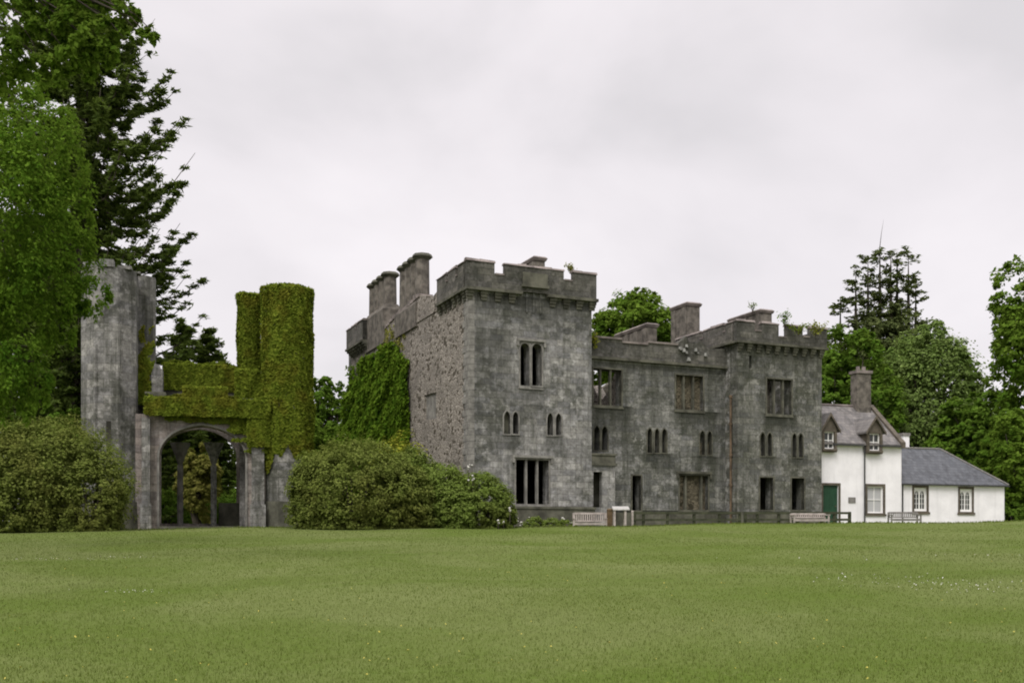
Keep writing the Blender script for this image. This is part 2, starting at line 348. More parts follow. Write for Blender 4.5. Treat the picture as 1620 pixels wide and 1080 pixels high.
def flowers(name, n_, spots, mat, label):
    g = np.random.default_rng(len(name)); pts = []
    if spots is None:
        y = 8.2 * (26/8.2) ** (g.random(n_)**1.3); x = (g.random(n_)*2-1) * y*.52
    else:
        k = g.integers(0, len(spots), n_); sp_ = np.array(spots)[k]; x = sp_[:,0] + g.normal(0,1,n_)*sp_[:,2]; y = sp_[:,1] + g.normal(0,1,n_)*sp_[:,3]
    z = ground(x, y) + .03 + g.random(n_)*.03; r = .006 + .006*g.random(n_)
    vs = []; fs = []
    a = np.arange(6)*math.tau/6
    for i in range(n_):
        b0 = len(vs); tilt = g.normal(0,.4,2)
        for q in a: vs.append((x[i]+r[i]*math.cos(q), y[i]+r[i]*math.sin(q), z[i] + r[i]*(tilt[0]*math.cos(q)+tilt[1]*math.sin(q)-.3)))
        vs.append((x[i], y[i], z[i]+r[i]*.5))
        for j in range(6): fs.append((b0+j, b0+(j+1)%6, b0+6))
    tag(link(name, np_mesh(name, np.array(vs), np.array(fs)), mat), kind='stuff', label=label, cat='wild flowers')
flowers('buttercups', 170, None, M['yellow'], 'tiny yellow buttercups scattered in the near grass')
dz = [(*at(225,938,16.0)[:2], .35, .12), (*at(80,892,24)[:2], 1.2, .2), (*at(180,888,25)[:2], .6, .2), (*at(1480,935,17)[:2], .8, .3), (*at(1400,920,18)[:2], .8, .5), (*at(1500,890,24)[:2], 2.5, .8), (*at(1560,940,16)[:2], .5, .4)]
flowers('daisies', 170, dz, M['petal'], 'small white daisies in loose drifts on the lawn')

# ------------------------------------------------------------------ foliage
def leaf_np(P, N, T, Lh, Wd):
    """rhombic leaf quads: P base points, N normals, T growing directions"""
    T = T - N * (T*N).sum(1, keepdims=True); T /= np.linalg.norm(T, axis=1, keepdims=True) + 1e-9
    B = np.cross(N, T); L_ = Lh[:,None]; W_ = Wd[:,None]
    v = np.empty((len(P),4,3)); v[:,0] = P - T*L_*.5; v[:,1] = P + B*W_*.5 - N*W_*.12; v[:,2] = P + T*L_*.5; v[:,3] = P - B*W_*.5 - N*W_*.12
    return v
def unit(v): return v / (np.linalg.norm(v, axis=1, keepdims=True) + 1e-9)
def leaves_obj(name, V, mat, parent=None):
    V = V.reshape(-1,3); return link(name, np_mesh(name, V, np.arange(len(V)).reshape(-1,4), False), mat, parent)
def clumped(blobs, ncl, per, ls, g, cr_=.28, hang=0.0, jitter=.55, zfloor=None, flat=.8):
    """leaf clumps over the surfaces of a set of ellipsoids -> quads"""
    bl = np.array(blobs, float); ar = (bl[:,3]*bl[:,4] + bl[:,3]*bl[:,5] + bl[:,4]*bl[:,5]); k = g.choice(len(bl), ncl, p=ar/ar.sum())
    d = unit(g.normal(0,1,(ncl,3))); c = bl[k,:3] + d*bl[k,3:6]*(.68 + .36*g.random((ncl,1)) ** .6)
    keep = np.ones(ncl, bool)                          # drop clumps buried deep in another lobe
    for i in range(len(bl)):
        q = (((c - bl[i,:3])/bl[i,3:6])**2).sum(1); keep &= ~((q < .36) & (k != i))
    c, d, k = c[keep], d[keep], k[keep]
    rr = (bl[k,3:6].mean(1) * cr_) * (.55 + .9*g.random(len(c)))
    nl = max(1, per); ci = np.repeat(np.arange(len(c)), nl)
    e = unit(g.normal(0,1,(len(ci),3)) + d[ci]*.55); r_ = rr[ci,None] * g.random((len(ci),1)) ** .45
    P = c[ci] + e*r_*np.array([1,1,flat]); 
    if hang: P[:,2] -= hang * rr[ci] * g.random(len(ci)) ** 2 * 2.0
    if zfloor is not None: P[:,2] = np.maximum(P[:,2], zfloor + .05*g.random(len(P)))
    N = unit(d[ci]*.5 + e*.5 + np.array([0,0,.75]) + g.normal(0,jitter,(len(ci),3)))
    T = g.normal(0,1,(len(ci),3)) + np.array([0,0,-.6 - 1.5*hang]) + e*.6
    s_ = ls*(.55+.9*g.random(len(ci)))
    return leaf_np(P, N, T, s_, s_*(.5+.25*g.random(len(ci))))
def lobes(c, rad, nb, br, g, low=-.5, fill=True, dome=False):
    """lobes arranged over an egg-shaped crown"""
    o = []
    for i in range(nb):
        z = low + (1-low) * ((i+.5)/nb); az = i*2.39996 + g.normal(0,.35); r = math.sqrt(max(0.02, 1 - z*z)) if z > -1 else .1
        k = (.86 + .06*g.random()) if dome else (.66 + .22*g.random()); s_ = br*(.7+.6*g.random()) * (.55 if dome else 1)
        o.append((c[0]+rad[0]*r*k*math.cos(az), c[1]+rad[1]*r*k*math.sin(az), c[2]+rad[2]*z*k, rad[0]*s_, rad[1]*s_, rad[2]*s_*.85))
    if fill: o.append((c[0], c[1], c[2]-.05*rad[2], *(((rad[0]*.95, rad[1]*.95, rad[2]*.97)) if dome else (rad[0]*.66, rad[1]*.66, rad[2]*.7))))
    return o
def limbs(mb, base, top, r, targets, g):
    bx, by, bz = base; tx, ty, tz = top
    pts = [(bx + (tx-bx)*t + g.normal(0,.12)*(0<t<1), by + (ty-by)*t, bz + (tz-bz)*t) for t in (0,.12,.3,.5,.7,.88,1)]
    mb.tube(pts, [r*1.35, r, r*.88, r*.72, r*.52, r*.32, r*.12], 9)
    for (x, y, z) in targets:
        t = .35 + .5*g.random(); z0 = bz + (tz-bz)*t; x0 = bx+(tx-bx)*t; y0 = by+(ty-by)*t
        z0 = min(z0, z - .05*abs(z - z0))
        t = max(.08, (z0-bz)/(tz-bz)); x0 = bx+(tx-bx)*t; y0 = by+(ty-by)*t
        mid = ((x0+x)/2 + g.normal(0,.2), (y0+y)/2, (z0+z)/2 + .18*math.dist((x0,y0),(x,y)))
        mb.tube([(x0,y0,z0), mid, (x,y,z)], [r*.38*(1-.5*t), r*.24*(1-.4*t), r*.05], 6)
def broadleaf(name, px, top, bot, half, Y, mat, label, cat='tree', nb=16, ncl=900, per=34, ls=.34, seed=1, group=None, trunk_px=None, br=.42, depth=.9, hang=0.0, low=-.55, cl=.28, dome=False):
    g = np.random.default_rng(seed); c = at(px, (top+bot)/2, Y); rx = half/F*Y; rz = (bot-top)/2/F*Y
    bx = c.x if trunk_px is None else at(trunk_px, 0, Y).x; base = (bx, Y, gz(bx, Y) - .1)
    root = empty(name, base, 0, label, cat, group)
    L = lobes((c.x-base[0], c.y-base[1], c.z-base[2]), (rx, rx*depth, rz), nb, br, g, low, True, dome)
    V = clumped(L, ncl, per, ls, g, cl, hang)
    leaves_obj('crown', V, mat, root)
    mb = MB(); limbs(mb, (0,0,0), (c.x-base[0], 0, c.z-base[2]+rz*.55), .035*(c.z-base[2]+rz)+.08, [q[:3] for q in L[:-1]], g)
    mb.build('trunk', M['bark'], root, True)
    return root
def bush(name, lob, mat, label, ncl, per, ls, seed, cat='bush', cl=.2, group=None, jitter=.42, extra=None):
    """lob: list of (px, base_py_unused, Y, half_px, top_py)"""
    g = np.random.default_rng(seed); L = []
    bx, by = at(lob[0][0], 0, lob[0][1])[:2]; base = (bx, by, gz(bx, by) - .05)
    for px, Y, half, top in lob:
        p = at(px, top, Y); z0 = gz(p.x, Y); h = p.z - z0; rx = half/F*Y
        L.append((p.x-bx, Y-by, z0 - base[2] + h*.38, rx, rx*.85, h*.62))
    root = empty(name, base, 0, label, cat, group)
    leaves_obj('foliage', clumped(L, ncl, per, ls, g, cl, 0, jitter, zfloor=.02), mat, root)
    for q in L:
        mb = MB()
        for i in range(5):
            az = g.random()*math.tau; e_ = (q[0]+q[3]*.6*math.cos(az), q[1]+q[4]*.6*math.sin(az), q[2]+q[5]*.45)
            mb.tube([(q[0]+.2*math.cos(az), q[1]+.2*math.sin(az), -.05), ((q[0]*.4+e_[0]*.6), (q[1]*.4+e_[1]*.6), e_[2]*.45), e_], [.09,.06,.02], 5)
        mb.build('stem', M['bark'], root, True)
    return root
def sprays(pts, dirs, ls, wd, g, n_per, spread, droop):
    """flat needle sprays set along branches"""
    ci = np.repeat(np.arange(len(pts)), n_per); P = pts[ci] + g.normal(0,1,(len(ci),3))*spread*np.array([1,1,.35])
    side = unit(np.cross(dirs[ci], np.array([0,0,1.0]))) * g.choice([-1,1], (len(ci),1))
    T = dirs[ci]*(.6+.6*g.random((len(ci),1))) + side*g.random((len(ci),1))*1.1 + np.array([0,0,-droop]) + g.normal(0,.2,(len(ci),3))
    N = unit(np.array([0,0,1.0]) + g.normal(0,.5,(len(ci),3)) + dirs[ci]*.25)
    s_ = ls*(.5+.9*g.random(len(ci)))
    return leaf_np(P, N, T, s_, wd*(.6+.7*g.random(len(ci))))
def conifer(name, px, top, Y, mat, label, width, seed=1, mn=.04, n_per=7, mass=None, cap=99, z0f=.06, nwh=34, nper=7, ls=.75, wd=.2, dens=3, droop=.35, up=.25, cat='conifer', shape=1.0, group=None, irr=.35, stems=None, dead=0.0, prune=None):
    g = np.random.default_rng(seed); p = at(px, top, Y); base = (p.x, Y, gz(p.x, Y)-.1); H = p.z - base[2]
    root = empty(name, base, 0, label, cat, group); mb = MB(); PP = []; DD = []
    for sx, sy, sh, sw, sz0 in (stems or [(0,0,1,1,z0f)]):
        h = H*sh; mb.tube([(sx*.6,sy*.6,0),(sx*.8,sy*.8,h*.2),(sx,sy,h*.5),(sx,sy,h*.8),(sx,sy,h)], [.028*h**.9*sw**.5,.022*h**.9*sw**.5,.015*h**.9*sw**.5,.006*h,.015], 8)
        for w in range(nwh):
            f = sz0 + (1-sz0)*(w + g.random()*.8)/nwh; z = f*h
            if g.random() < dead: continue
            for j in range(nper):
                az = g.random()*math.tau; ln = width*sw*min(cap/sw/width, max(mn, (1-f)**shape))*(1-irr+2*irr*g.random()) + .25
                if prune and not prune(az, f): continue
                m_ = 6; q = np.linspace(0, 1, m_); r = ln*q
                zz = z + g.normal(0,.45)*h*(1-sz0)/nwh - droop*ln*np.sin(q*2.2)*.8 + up*ln*q**3*(.5+g.random())
                pts = np.stack([sx + r*math.cos(az), sy + r*math.sin(az), zz], -1)
                mb.tube([tuple(a_) for a_ in pts], [max(.012,.016*ln)*(1-.85*t_) for t_ in q], 4)
                k = max(3, int(ln*dens)); tt = .12 + .88*np.sort(g.random(k)**.8)
                PP.append(np.stack([np.interp(tt, q, pts[:,i]) for i in range(3)], -1)); d_ = np.array([math.cos(az), math.sin(az), 0])
                dzv = np.gradient(zz, r + 1e-6); dz_ = np.interp(tt, q, dzv)
                D = np.tile(d_, (k,1)); D[:,2] = dz_; DD.append(unit(D))
    P = np.concatenate(PP); D = np.concatenate(DD)
    leaves_obj('crown', sprays(P, D, ls, wd, g, n_per, ls*.34, .35), mat, root)
    if mass:
        mb.tube([(-.05,0,H-.5),(.15,0,H+1.2),(.35,0,H+2.4)], [.04,.02,.005], 5)
        L = [(at(x,0,Y).x-base[0], 0, at(0,y,Y).z-base[2], rx/F*Y, rx/F*Y*.8, ry/F*Y) for x, y, rx, ry in mass]; leaves_obj('crown', clumped(L, 60*len(L), 40, ls*.6, g, .3, .2), mat, root)
    mb.build('trunk', M['bark'], root, True)
    return root

G_lime = leafm('bright hanging leaves', (.070,.145,.012), (.150,.245,.028), .42, (.048,.115,.010), .7)
G_near = leafm('near broad leaves', (.080,.15,.015), (.165,.25,.035), .45, (.06,.115,.012), .8)
G_con = leafm('dark fir needles', (.060,.094,.022), (.120,.165,.038), .3)
G_con2 = leafm('olive fir needles', (.062,.082,.028), (.115,.138,.050), .25)
G_rho = leafm('rhododendron leaves', (.098,.130,.024), (.178,.208,.052), .3, (.125,.135,.032), .5)
G_rho2 = leafm('laurel leaves', (.105,.155,.026), (.180,.235,.056), .3, (.11,.13,.03), .5)
G_oak = leafm('oak leaves', (.085,.155,.016), (.160,.240,.034), .38, (.060,.125,.013), .35)
G_dome = leafm('pale leaves', (.135,.205,.048), (.225,.30,.095), .38, (.10,.165,.034), .4)
G_mid = leafm('mid green leaves', (.075,.15,.016), (.145,.23,.034), .38, (.055,.115,.013), .35)
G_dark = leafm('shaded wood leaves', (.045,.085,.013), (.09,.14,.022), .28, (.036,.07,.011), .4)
G_ivy = leafm('green ivy', (.075,.145,.011), (.145,.225,.024), .28, (.05,.115,.010), .8)
G_ivy2 = leafm('olive ivy', (.080,.118,.012), (.190,.230,.028), .28, (.14,.138,.018), .8)
G_yel = leafm('yellow green leaves', (.17,.195,.020), (.30,.30,.04), .3)
G_brn = leafm('brownish leaves', (.17,.18,.035), (.32,.30,.085), .4)

# ------------------------------------------------------------------ the castle
K = Frame(-2.28, 55.0, 23.5)
castle = empty('ruined_castle', (K.x, K.y, 0), K.t, 'long roofless grey stone castle with battlements, chimney stacks and empty windows', 'castle ruin')
fr = lambda d0: (lambda a, d, z: (a, d0 + d, z))        # wall running along the front
sd = lambda a0: (lambda a, d, z: (a0 + d, a, z))        # wall running back
U1 = K.a(936); Z = K.z
ZB = -.7
st_main = [(K.a(820),K.a(862),Z(650,3.5,0),Z(612,3.5,0),.8),(K.a(795),K.a(822),Z(735,2.6,0),Z(688,2.6,0),.6),(K.a(862),K.a(892),Z(730,5.3,0),Z(690,5.3,0),.75),(0.1,U1-.1,Z(540,3,0),Z(470,3,0),.9),(0.3,2.5,Z(740,1,0),Z(520,1,0),.75),(3.0,4.6,Z(700,3,0),Z(640,3,0),.5)]
DM = 1.25
UA, UB = K.a(1150, DM), K.a(1300)
UA = K.a(1167)
st_mid = [(K.a(937,DM),K.a(1000,DM),Z(715,9,DM),Z(642,9,DM),.95),(K.a(1066,DM),K.a(1140,DM),Z(690,14,DM),Z(650,14,DM),.95),(K.a(1020,DM),K.a(1065,DM),Z(750,12.5,DM),Z(718,12.5,DM),.85),(K.a(1098,DM),K.a(1140,DM),Z(752,15,DM),Z(722,15,DM),.7),(7.6,UA,Z(650,12,DM),Z(580,12,DM),.5),(7.6,UA,-.2,Z(808,12,DM),.9)]
st_rt = [(K.a(1208),K.a(1262),Z(700,20,0),Z(656,20,0),.95),(K.a(1200),K.a(1230),Z(755,19,0),Z(722,19,0),.8),(K.a(1250),K.a(1275),Z(755,22,0),Z(722,22,0),.8),(UA,UB,Z(600,20,0),Z(548,20,0),.7),(UA,UA+.5,0,9.5,.6)]
M['st_main'] = stone('tower ashlar', BASE, DARK, LIGHT, 'a', stains=st_main, dk=(.44,.62), seed=3.1)
M['st_mid'] = stone('range ashlar', (.172,.172,.160), (.043,.047,.033), (.34,.335,.32), 'a', stains=st_mid, dk=(.42,.66), seed=8.3)
M['st_rt'] = stone('end tower ashlar', (.160,.160,.144), (.042,.046,.031), (.31,.305,.285), 'a', stains=st_rt, dk=(.42,.66), seed=14.2)
M['st_side'] = stone('side ashlar', (.13,.127,.11), DARK, LIGHT, 'd', seed=5.5)
M['st_par'] = stone('parapet ashlar', (.098,.095,.082), (.042,.043,.034), (.17,.162,.148), 'a', seed=2.2, streak=.5)
M['st_pars'] = stone('parapet side ashlar', (.125,.118,.103), (.055,.055,.045), (.2,.185,.17), 'd', seed=7.2, streak=.5)
M['rub'] = rubble('rubble masonry', (.30,.272,.237), (.075,.065,.05), (.13,.112,.088), 'd', 4.2, 1.0)
M['rub_a'] = rubble('infill rubble', (.15,.13,.09), (.045,.04,.026), (.06,.053,.036), 'a', 4.0, 4.0)
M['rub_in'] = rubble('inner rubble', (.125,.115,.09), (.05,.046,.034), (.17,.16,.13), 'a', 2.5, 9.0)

def rub_box(mb, *a): mb.box(*a)
# --- main tower
def win(d, rects, mull=(), sill=True, hood=None, mat='trim', ring=.09, nm='window', deep=.28, trans=None):
    """a window of one or more openings: a dressed surround, mullions and sill"""
    mb = MB()
    for rc in rects: mb.panel(grow(rc, ring), [rc], .30, fr(d - .035))
    w = mb.build(nm, M[mat], castle)
    a0 = min(p[0] for r_ in rects for p in r_); a1 = max(p[0] for r_ in rects for p in r_); z0 = min(p[1] for r_ in rects for p in r_); z1 = max(p[1] for r_ in rects for p in r_)
    for x in mull:
        q = MB(); q.box(x-.055, x+.055, d+.06, d+.26, z0-.02, z1+.02); q.build('mullion', M[mat], w)
    if trans:
        q = MB(); q.box(a0-.02, a1+.02, d+.075, d+.24, trans-.05, trans+.05); q.build('transom', M[mat], w)
    if sill:
        q = MB(); q.box(a0-.12, a1+.12, d-.055, d+.3, z0-.17, z0-.092); q.build('sill', M[mat], w)
    if hood:
        q = MB(); q.box(a0-.22, a1+.22, d-.14, d+.1, z1+.10, z1+.24)
        for x in (a0-.22, a1+.10): q.box(x, x+.12, d-.12, d+.08, z1-.18, z1+.098)
        q.build('hood_mould', M[mat], w)
    return w
def fillin(rc, d, mat='rub_a', k=.0, nm='infill', dd=.22):
    mb = MB(); mb.panel(grow(rc, .05), [], .2, fr(d + dd)); return mb.build(nm, M[mat], castle)
H0 = .32
W1 = [K.rect(823,837.5,543,610,0,.55), K.rect(841.5,857,544,610,0,.55)]
LA = [K.rect(797,807,650,686,0,1.0), K.rect(811,820,651,686,0,1.0)]
LB = [K.rect(865.5,875,653,688,0,1.0), K.rect(879,888,653.5,688,0,1.0)]
BG = K.rect(816,868,727,797,0)
zc_front = K.z(459, .4, 0)                              # underside of the main parapet
mb = MB(); mb.panel([(0,ZB),(U1,ZB),(U1,zc_front+.7),(0,zc_front+.7)], W1+LA+LB+[BG], .75, fr(0)); mb.build('tower_front_wall', M['st_main'], castle)
win(0, W1, hood=True); win(0, LA, ring=.07, nm='lancet_window', sill=False); win(0, LB, ring=.07, nm='lancet_window', sill=False)
win(0, [BG], [K.a(833.5), K.a(851)], hood=True)
fillin(LA[0], 0, 'trim_dark')
# left side of the tower: rubble with ashlar quoins, then the long wall with the chimneys
VT = K.d(641); VF = K.d(556)
v_q = K.d(724)
zt = lambda px, py: K.z(py, 0, K.d(px))
top_pts = [(K.d(691), zt(691,470)), (K.d(664), zt(664,466)), (K.d(641), zt(641,488)), (K.d(632),zt(632,497)), (K.d(622),zt(622,503)), (K.d(612),zt(612,516)), (K.d(602),zt(602,523)), (K.d(593),zt(593,535)), (K.d(586),zt(586,538))]
blk = [(K.d(690),zt(690,662)),(K.d(690),zt(690,620)),(K.d(672),zt(672,625)),(K.d(672),zt(672,664))]
o_ = [(.75, ZB), (.75, zc_front+.6), (K.d(693), zc_front+.6)] + top_pts + [(VF, top_pts[-1][1]), (VF, ZB)]
mb = MB(); mb.panel(o_, [blk], .8, sd(0)); mb.build('rubble_side_wall', M['rub'], castle)
mb = MB(); mb.panel(grow(blk,.06), [], .3, sd(.1)); mb.build('blocked_window', M['trim'], castle)
mb = MB(); random.seed(5)
z_ = ZB
while z_ < zc_front:
    h = .34; L_ = .55 if int(round((z_-ZB)/h)) % 2 else .95
    mb.box(-.03, .3, -.028, L_*.95 + random.uniform(-.06,.06), z_+.008, min(z_+h, zc_front+.5)-.008); z_ += h
mb.build('corner_quoins', M['trim'], castle)
mb = MB(); random.seed(8)                                # ragged coping stones on the broken wall head
for i in range(1, len(top_pts)-1):
    (v0, z0), (v1, z1) = top_pts[i], top_pts[i+1]; k = max(2, int((v1-v0)/.5))
    for j in range(k):
        t0, t1 = j/k, (j+1)/k
        if i > 2 and random.random() < .18: continue
        zz = z0+(z1-z0)*(t0+t1)/2; mb.box(-.07, .85, v0+(v1-v0)*t0+.01, v0+(v1-v0)*t1-.01, zz-.1, zz+.12+random.uniform(-.06,.12))
mb.build('broken_wall_head', M['coping'], castle)
# plinth
mb = MB(); zp = K.z(804, 3, -.12); mb.box(-.14, U1+.14, -.14, -.002, ZB, zp); mb.box(-.2, U1+.2, -.2, -.001, zp+.002, zp+.12); mb.box(-.14,-.032,-.139,9,ZB,zp)
mb.build('plinth', M['trim_dark'], castle)
# tower inside: back walls, and unseen floors added to keep the windows dark
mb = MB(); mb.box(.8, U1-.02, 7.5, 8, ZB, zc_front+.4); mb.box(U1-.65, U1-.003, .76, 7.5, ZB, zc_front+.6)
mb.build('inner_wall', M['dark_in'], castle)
for z in (.0, 4.3, 7.9, zc_front-.2): mb = MB(); mb.box(.81, U1-.66, .76, 7.49, z-.25, z); mb.build('darkening_floor', M['dark_in'], castle)
# --- parapets
def parapet(front, place, zb, tops, thick, mat, cop, slots, a0, a1, cop_w=.06, name='parapet'):
    """tops: function of a -> merlon top; slots: list of (a0,a1,depth)"""
    pl = [(a0, zb), (a1, zb), (a1, tops(a1))]
    for s0, s1, dp in sorted(slots, key=lambda q: -q[0]):
        pl += [(s1, tops(s1)), (s1, tops(s1)-dp), (s0, tops(s0)-dp), (s0, tops(s0))]
    pl += [(a0, tops(a0))]
    mb = MB(); mb.panel(pl, [], thick, place); p = mb.build(name, M[mat], castle)
    ed = [a0] + [q for s in sorted(slots) for q in (s[0], s[1])] + [a1]
    for i in range(0, len(ed), 2):
        mb = MB(); e0, e1 = ed[i]-.05, ed[i+1]+.05; k = max(1, int((e1-e0)/.62)); rr = random.Random(int(e0*100)); cuts = [e0 + (e1-e0)*(m_ + (rr.uniform(-.2,.2) if 0 < m_ < k else 0))/k for m_ in range(k+1)]
        for f0, f1 in zip(cuts, cuts[1:]):
            t_ = tops(min(max((f0+f1)/2,a0),a1)); h1 = .13 + rr.uniform(-.04,.035); w0 = cop_w + rr.uniform(-.025,.02); tl = rr.uniform(-.02,.02); g0, g1 = f0+.006, f1-.006
            q = [place(x, d, t_ + .003) for x, d in ((g0,-w0),(g1,-w0),(g1,thick+w0),(g0,thick+w0))] + [place(x, d, t_ + h1 + (tl if x == g1 else -tl)) for x, d in ((g0,w0*.6),(g1,w0*.6),(g1,thick-w0*.6),(g0,thick-w0*.6))]
            mb.hexa(q)
        mb.build('coping', M[cop], p)
    for s0, s1, dp in slots:
        mb = MB(); mb.hexa([place(x, d, tops(x)-dp+h) for h in (.002,.09) for x, d in ((s0+.055,-.04),(s1-.055,-.04),(s1-.055,thick+.04),(s0+.055,thick+.04))]); mb.build('coping', M[cop], p)
    return p
def corbels(place, a0, a1, zt_, out, step=.76, w=.40, mat='trim_dark', skip=None):
    n_ = max(2, int((a1-a0)/step)); o = None
    for i in range(n_+1):
        a = a0 + (a1-a0)*i/n_
        if skip and skip[0] < a < skip[1]: continue
        mb = MB()
        for k, (o, h0, h1) in enumerate(((.4, .46, .31), (.72, .308, .16), (1.0, .158, .0))):
            ww = w*(.8 + .12*k)
            q = [place(x, d, zt_-h) for h in (h0, h1) for x, d in ((a-ww/2,-out*o),(a+ww/2,-out*o),(a+ww/2,.02),(a-ww/2,.02))]; mb.hexa(q)
        mb.build('corbel', M[mat], castle)
def string_course(place, a0, a1, z0, z1, out, mat='trim_dark', nm='string_course', dd=.03):
    mb = MB(); mb.hexa([place(x, d, z) for z in (z0, z1) for x, d in ((a0,-out),(a1,-out),(a1,dd),(a0,dd))]); return mb.build(nm, M[mat], castle)
OV = .20
pf = fr(-OV); zpb = K.z(457, -OV, -OV)
ztop = lambda a: K.z(412, 0, -OV) - .003*a
sl_ = [(K.a(782.5,-OV), K.a(799,-OV), .6), (K.a(892,-OV), K.a(907,-OV), .5)]
zlift = .42; cA, cB = K.a(826,-OV), K.a(866,-OV)
parapet(True, pf, zpb+.16, ztop, .3, 'st_par', 'coping', sl_, -OV, U1+OV)
string_course(fr(-OV-.06), -OV-.06, cA, zpb, zpb+.158, .06, dd=.5); string_course(fr(-OV-.06), cB, U1+OV+.08, zpb, zpb+.158, .06, dd=.5)
mb = MB(); mb.box(cA-.05, cB+.05, -OV-.16, -OV-.003, zpb+zlift, zpb+zlift+.16); mb.box(cA+.02, cB-.02, -OV-.10, -OV-.002, zpb+zlift+.163, ztop(3)-.3)
mb.build('box_machicolation', M['trim_dark'], castle)
corbels(fr(0), .0, U1, zpb-.002, OV, skip=(cA, cB))
mb = MB(); [mb.box(x-.05, x+.05, -.07, -.002, zpb-.9, zpb+.3) for x in (cA+.35, (cA+cB)/2, cB-.35)]; mb.build('shaft', M['st_main'], castle)
zs = lambda v: ztop(0)
ss = []
for p0, p1, dp in ((723.5,721,.55), (702,697.5,.5)):
    ss.append((K.d(p0,-OV), K.d(p1,-OV), dp))
pv1 = K.d(691,-OV)
parapet(False, sd(-OV), zpb+.16, zs, .5, 'st_pars', 'coping', [(1.15,1.55,.5),(2.7,3.1,.45)], -OV+.5, pv1)
string_course(sd(-OV-.06), -OV+.45, pv1, zpb, zpb+.158, .06, dd=.5); corbels(sd(0), .5, pv1-.2, zpb-.002, OV)
mb = MB(); mb.panel([(pv1+.002,zpb-.1),(VT-.2,zpb-.1),(VT-.2,ztop(0)-1.1),(pv1+1.6,ztop(0)-.75),(pv1+.002,ztop(0)-.45)], [], .5, sd(-.05)); mb.build('broken_parapet', M['rub'], castle)
mb = MB(); mb.box(U1-.6, U1+OV-.02, -OV+.5, 6, zpb+.16, ztop(0)-.1); mb.build('rear_parapet', M['st_pars'], castle)
# unseen roof slab added to keep the roofless tower dark inside
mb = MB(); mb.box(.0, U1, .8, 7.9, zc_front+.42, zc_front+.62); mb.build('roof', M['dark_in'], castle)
# far end of the long side wall: another corbelled parapet
fv0, fv1 = K.d(573.5,-.45), K.d(548,-.45); fz1 = K.z(506, -.45, fv0); fzb = K.z(540, -.45, fv0)
parapet(False, sd(-.45), fzb+.15, lambda v: fz1, .5, 'st_pars', 'coping', [(fv0+1.5, fv0+1.9, .35)], fv0, fv1)
string_course(sd(-.5), fv0, fv1, fzb, fzb+.148, .06, dd=.5); corbels(sd(0), fv0+.1, fv1-.3, fzb-.002, .45)
mb = MB(); mb.box(-.42, 3.5, fv1-.5, fv1-.02, fzb+.15, fz1-.02); mb.box(0, 4, VF+.002, VF+.8, ZB, fzb); mb.build('end_wall', M['st_side'], castle)
mb = MB(); mb.box(-.43, 4, fv0, fv0+.5, fzb+.15, fz1-.05); mb.build('return_parapet', M['st_par'], castle)
# chimney stacks
def stack(a, v0, v1, zb, ztop_, n_, r, mat='chim', base_h=1.4, cap_h=.34, bw=.62, base_out=.12, tilt=0):
    mb = MB(); L_ = v1 - v0
    mb.box(a-bw, a+bw, v0-r-base_out, v1+r+base_out, zb, zb+base_h)
    mb.hexa([(a+sx*(bw if k == 0 else r*.95), (v0-r-base_out if sy < 0 else v1+r+base_out) if k == 0 else (v0-r*.95 if sy < 0 else v1+r*.95), zb+base_h+(.002 if k == 0 else .35)) for k in (0,1) for sx, sy in ((-1,-1),(1,-1),(1,1),(-1,1))])
    for i in range(n_):
        v = v0 + L_*i/max(1,n_-1); mb.prism(a, v, r, r*.94, zb+base_h+.3, ztop_-cap_h)
    ch = mb.build('chimney', M[mat], castle)
    q = MB()
    for i in range(n_):
        v = v0 + L_*i/max(1,n_-1); q.prism(a, v, r*.98, r*1.42, ztop_-cap_h+.001, ztop_-cap_h*.5); q.prism(a, v, r*1.42, r*1.25, ztop_-cap_h*.498, ztop_)
    q.build('chimney_cap', M['trim_dark'], ch)
    return ch
c2n, c2f = K.d(668,.5), K.d(643,.5); z2 = K.z(403,.5,c2n)
stack(.5, c2n, c2f, zpb-.3, z2, 4, .46)
c1n, c1f = K.d(617,.5), K.d(594,.5); z1_ = K.z(432,.5,c1n)
stack(.5, c1n, c1f, K.z(545,.5,c1n), z1_, 4, .46, base_h=2.3)
def slabstack(px0, px1, py, v0, L_, zb, name='chimney', w=None):
    """a long stack of conjoined flues seen end-on; near end between two photo columns"""
    a0, a1 = K.a(px0, v0), K.a(px1, v0); zt_ = K.z(py, (a0+a1)/2, v0)
    mb = MB(); mb.box(a0, a1, v0, v0+L_, zb, zt_-.26); n_ = int(L_/.95)
    for i in range(n_):
        v = v0 + .3 + (L_-.6)*i/max(1,n_-1); mb.box(a0-.055, a0-.002, v-.26, v+.26, zb+.5, zt_-.3)
    ch = mb.build(name, M['chim'], castle)
    q = MB(); q.hexa([(x, y, z) for z, k in ((zt_-.258,.06),(zt_-.1,.13)) for x, y in ((a0-k,v0-k),(a1+k,v0-k),(a1+k,v0+L_+k),(a0-k,v0+L_+k))])
    q.hexa([(x, y, z) for z, k in ((zt_-.098,.13),(zt_,.02)) for x, y in ((a0-k,v0-k),(a1+k,v0-k),(a1+k,v0+L_+k),(a0-k,v0+L_+k))]); q.build('chimney_cap', M['coping'], ch)
    return ch
zmid = K.z(576, 12, DM)
slabstack(845, 862, 405.5, 3.6, 2.6, zc_front+.5); slabstack(1024, 1039, 511, 4.5, 3.9, zmid-2); slabstack(1087, 1107, 478, 6.0, 1.9, zmid-2)
slabstack(1203, 1221, 489, 3.6, 3.4, zmid)
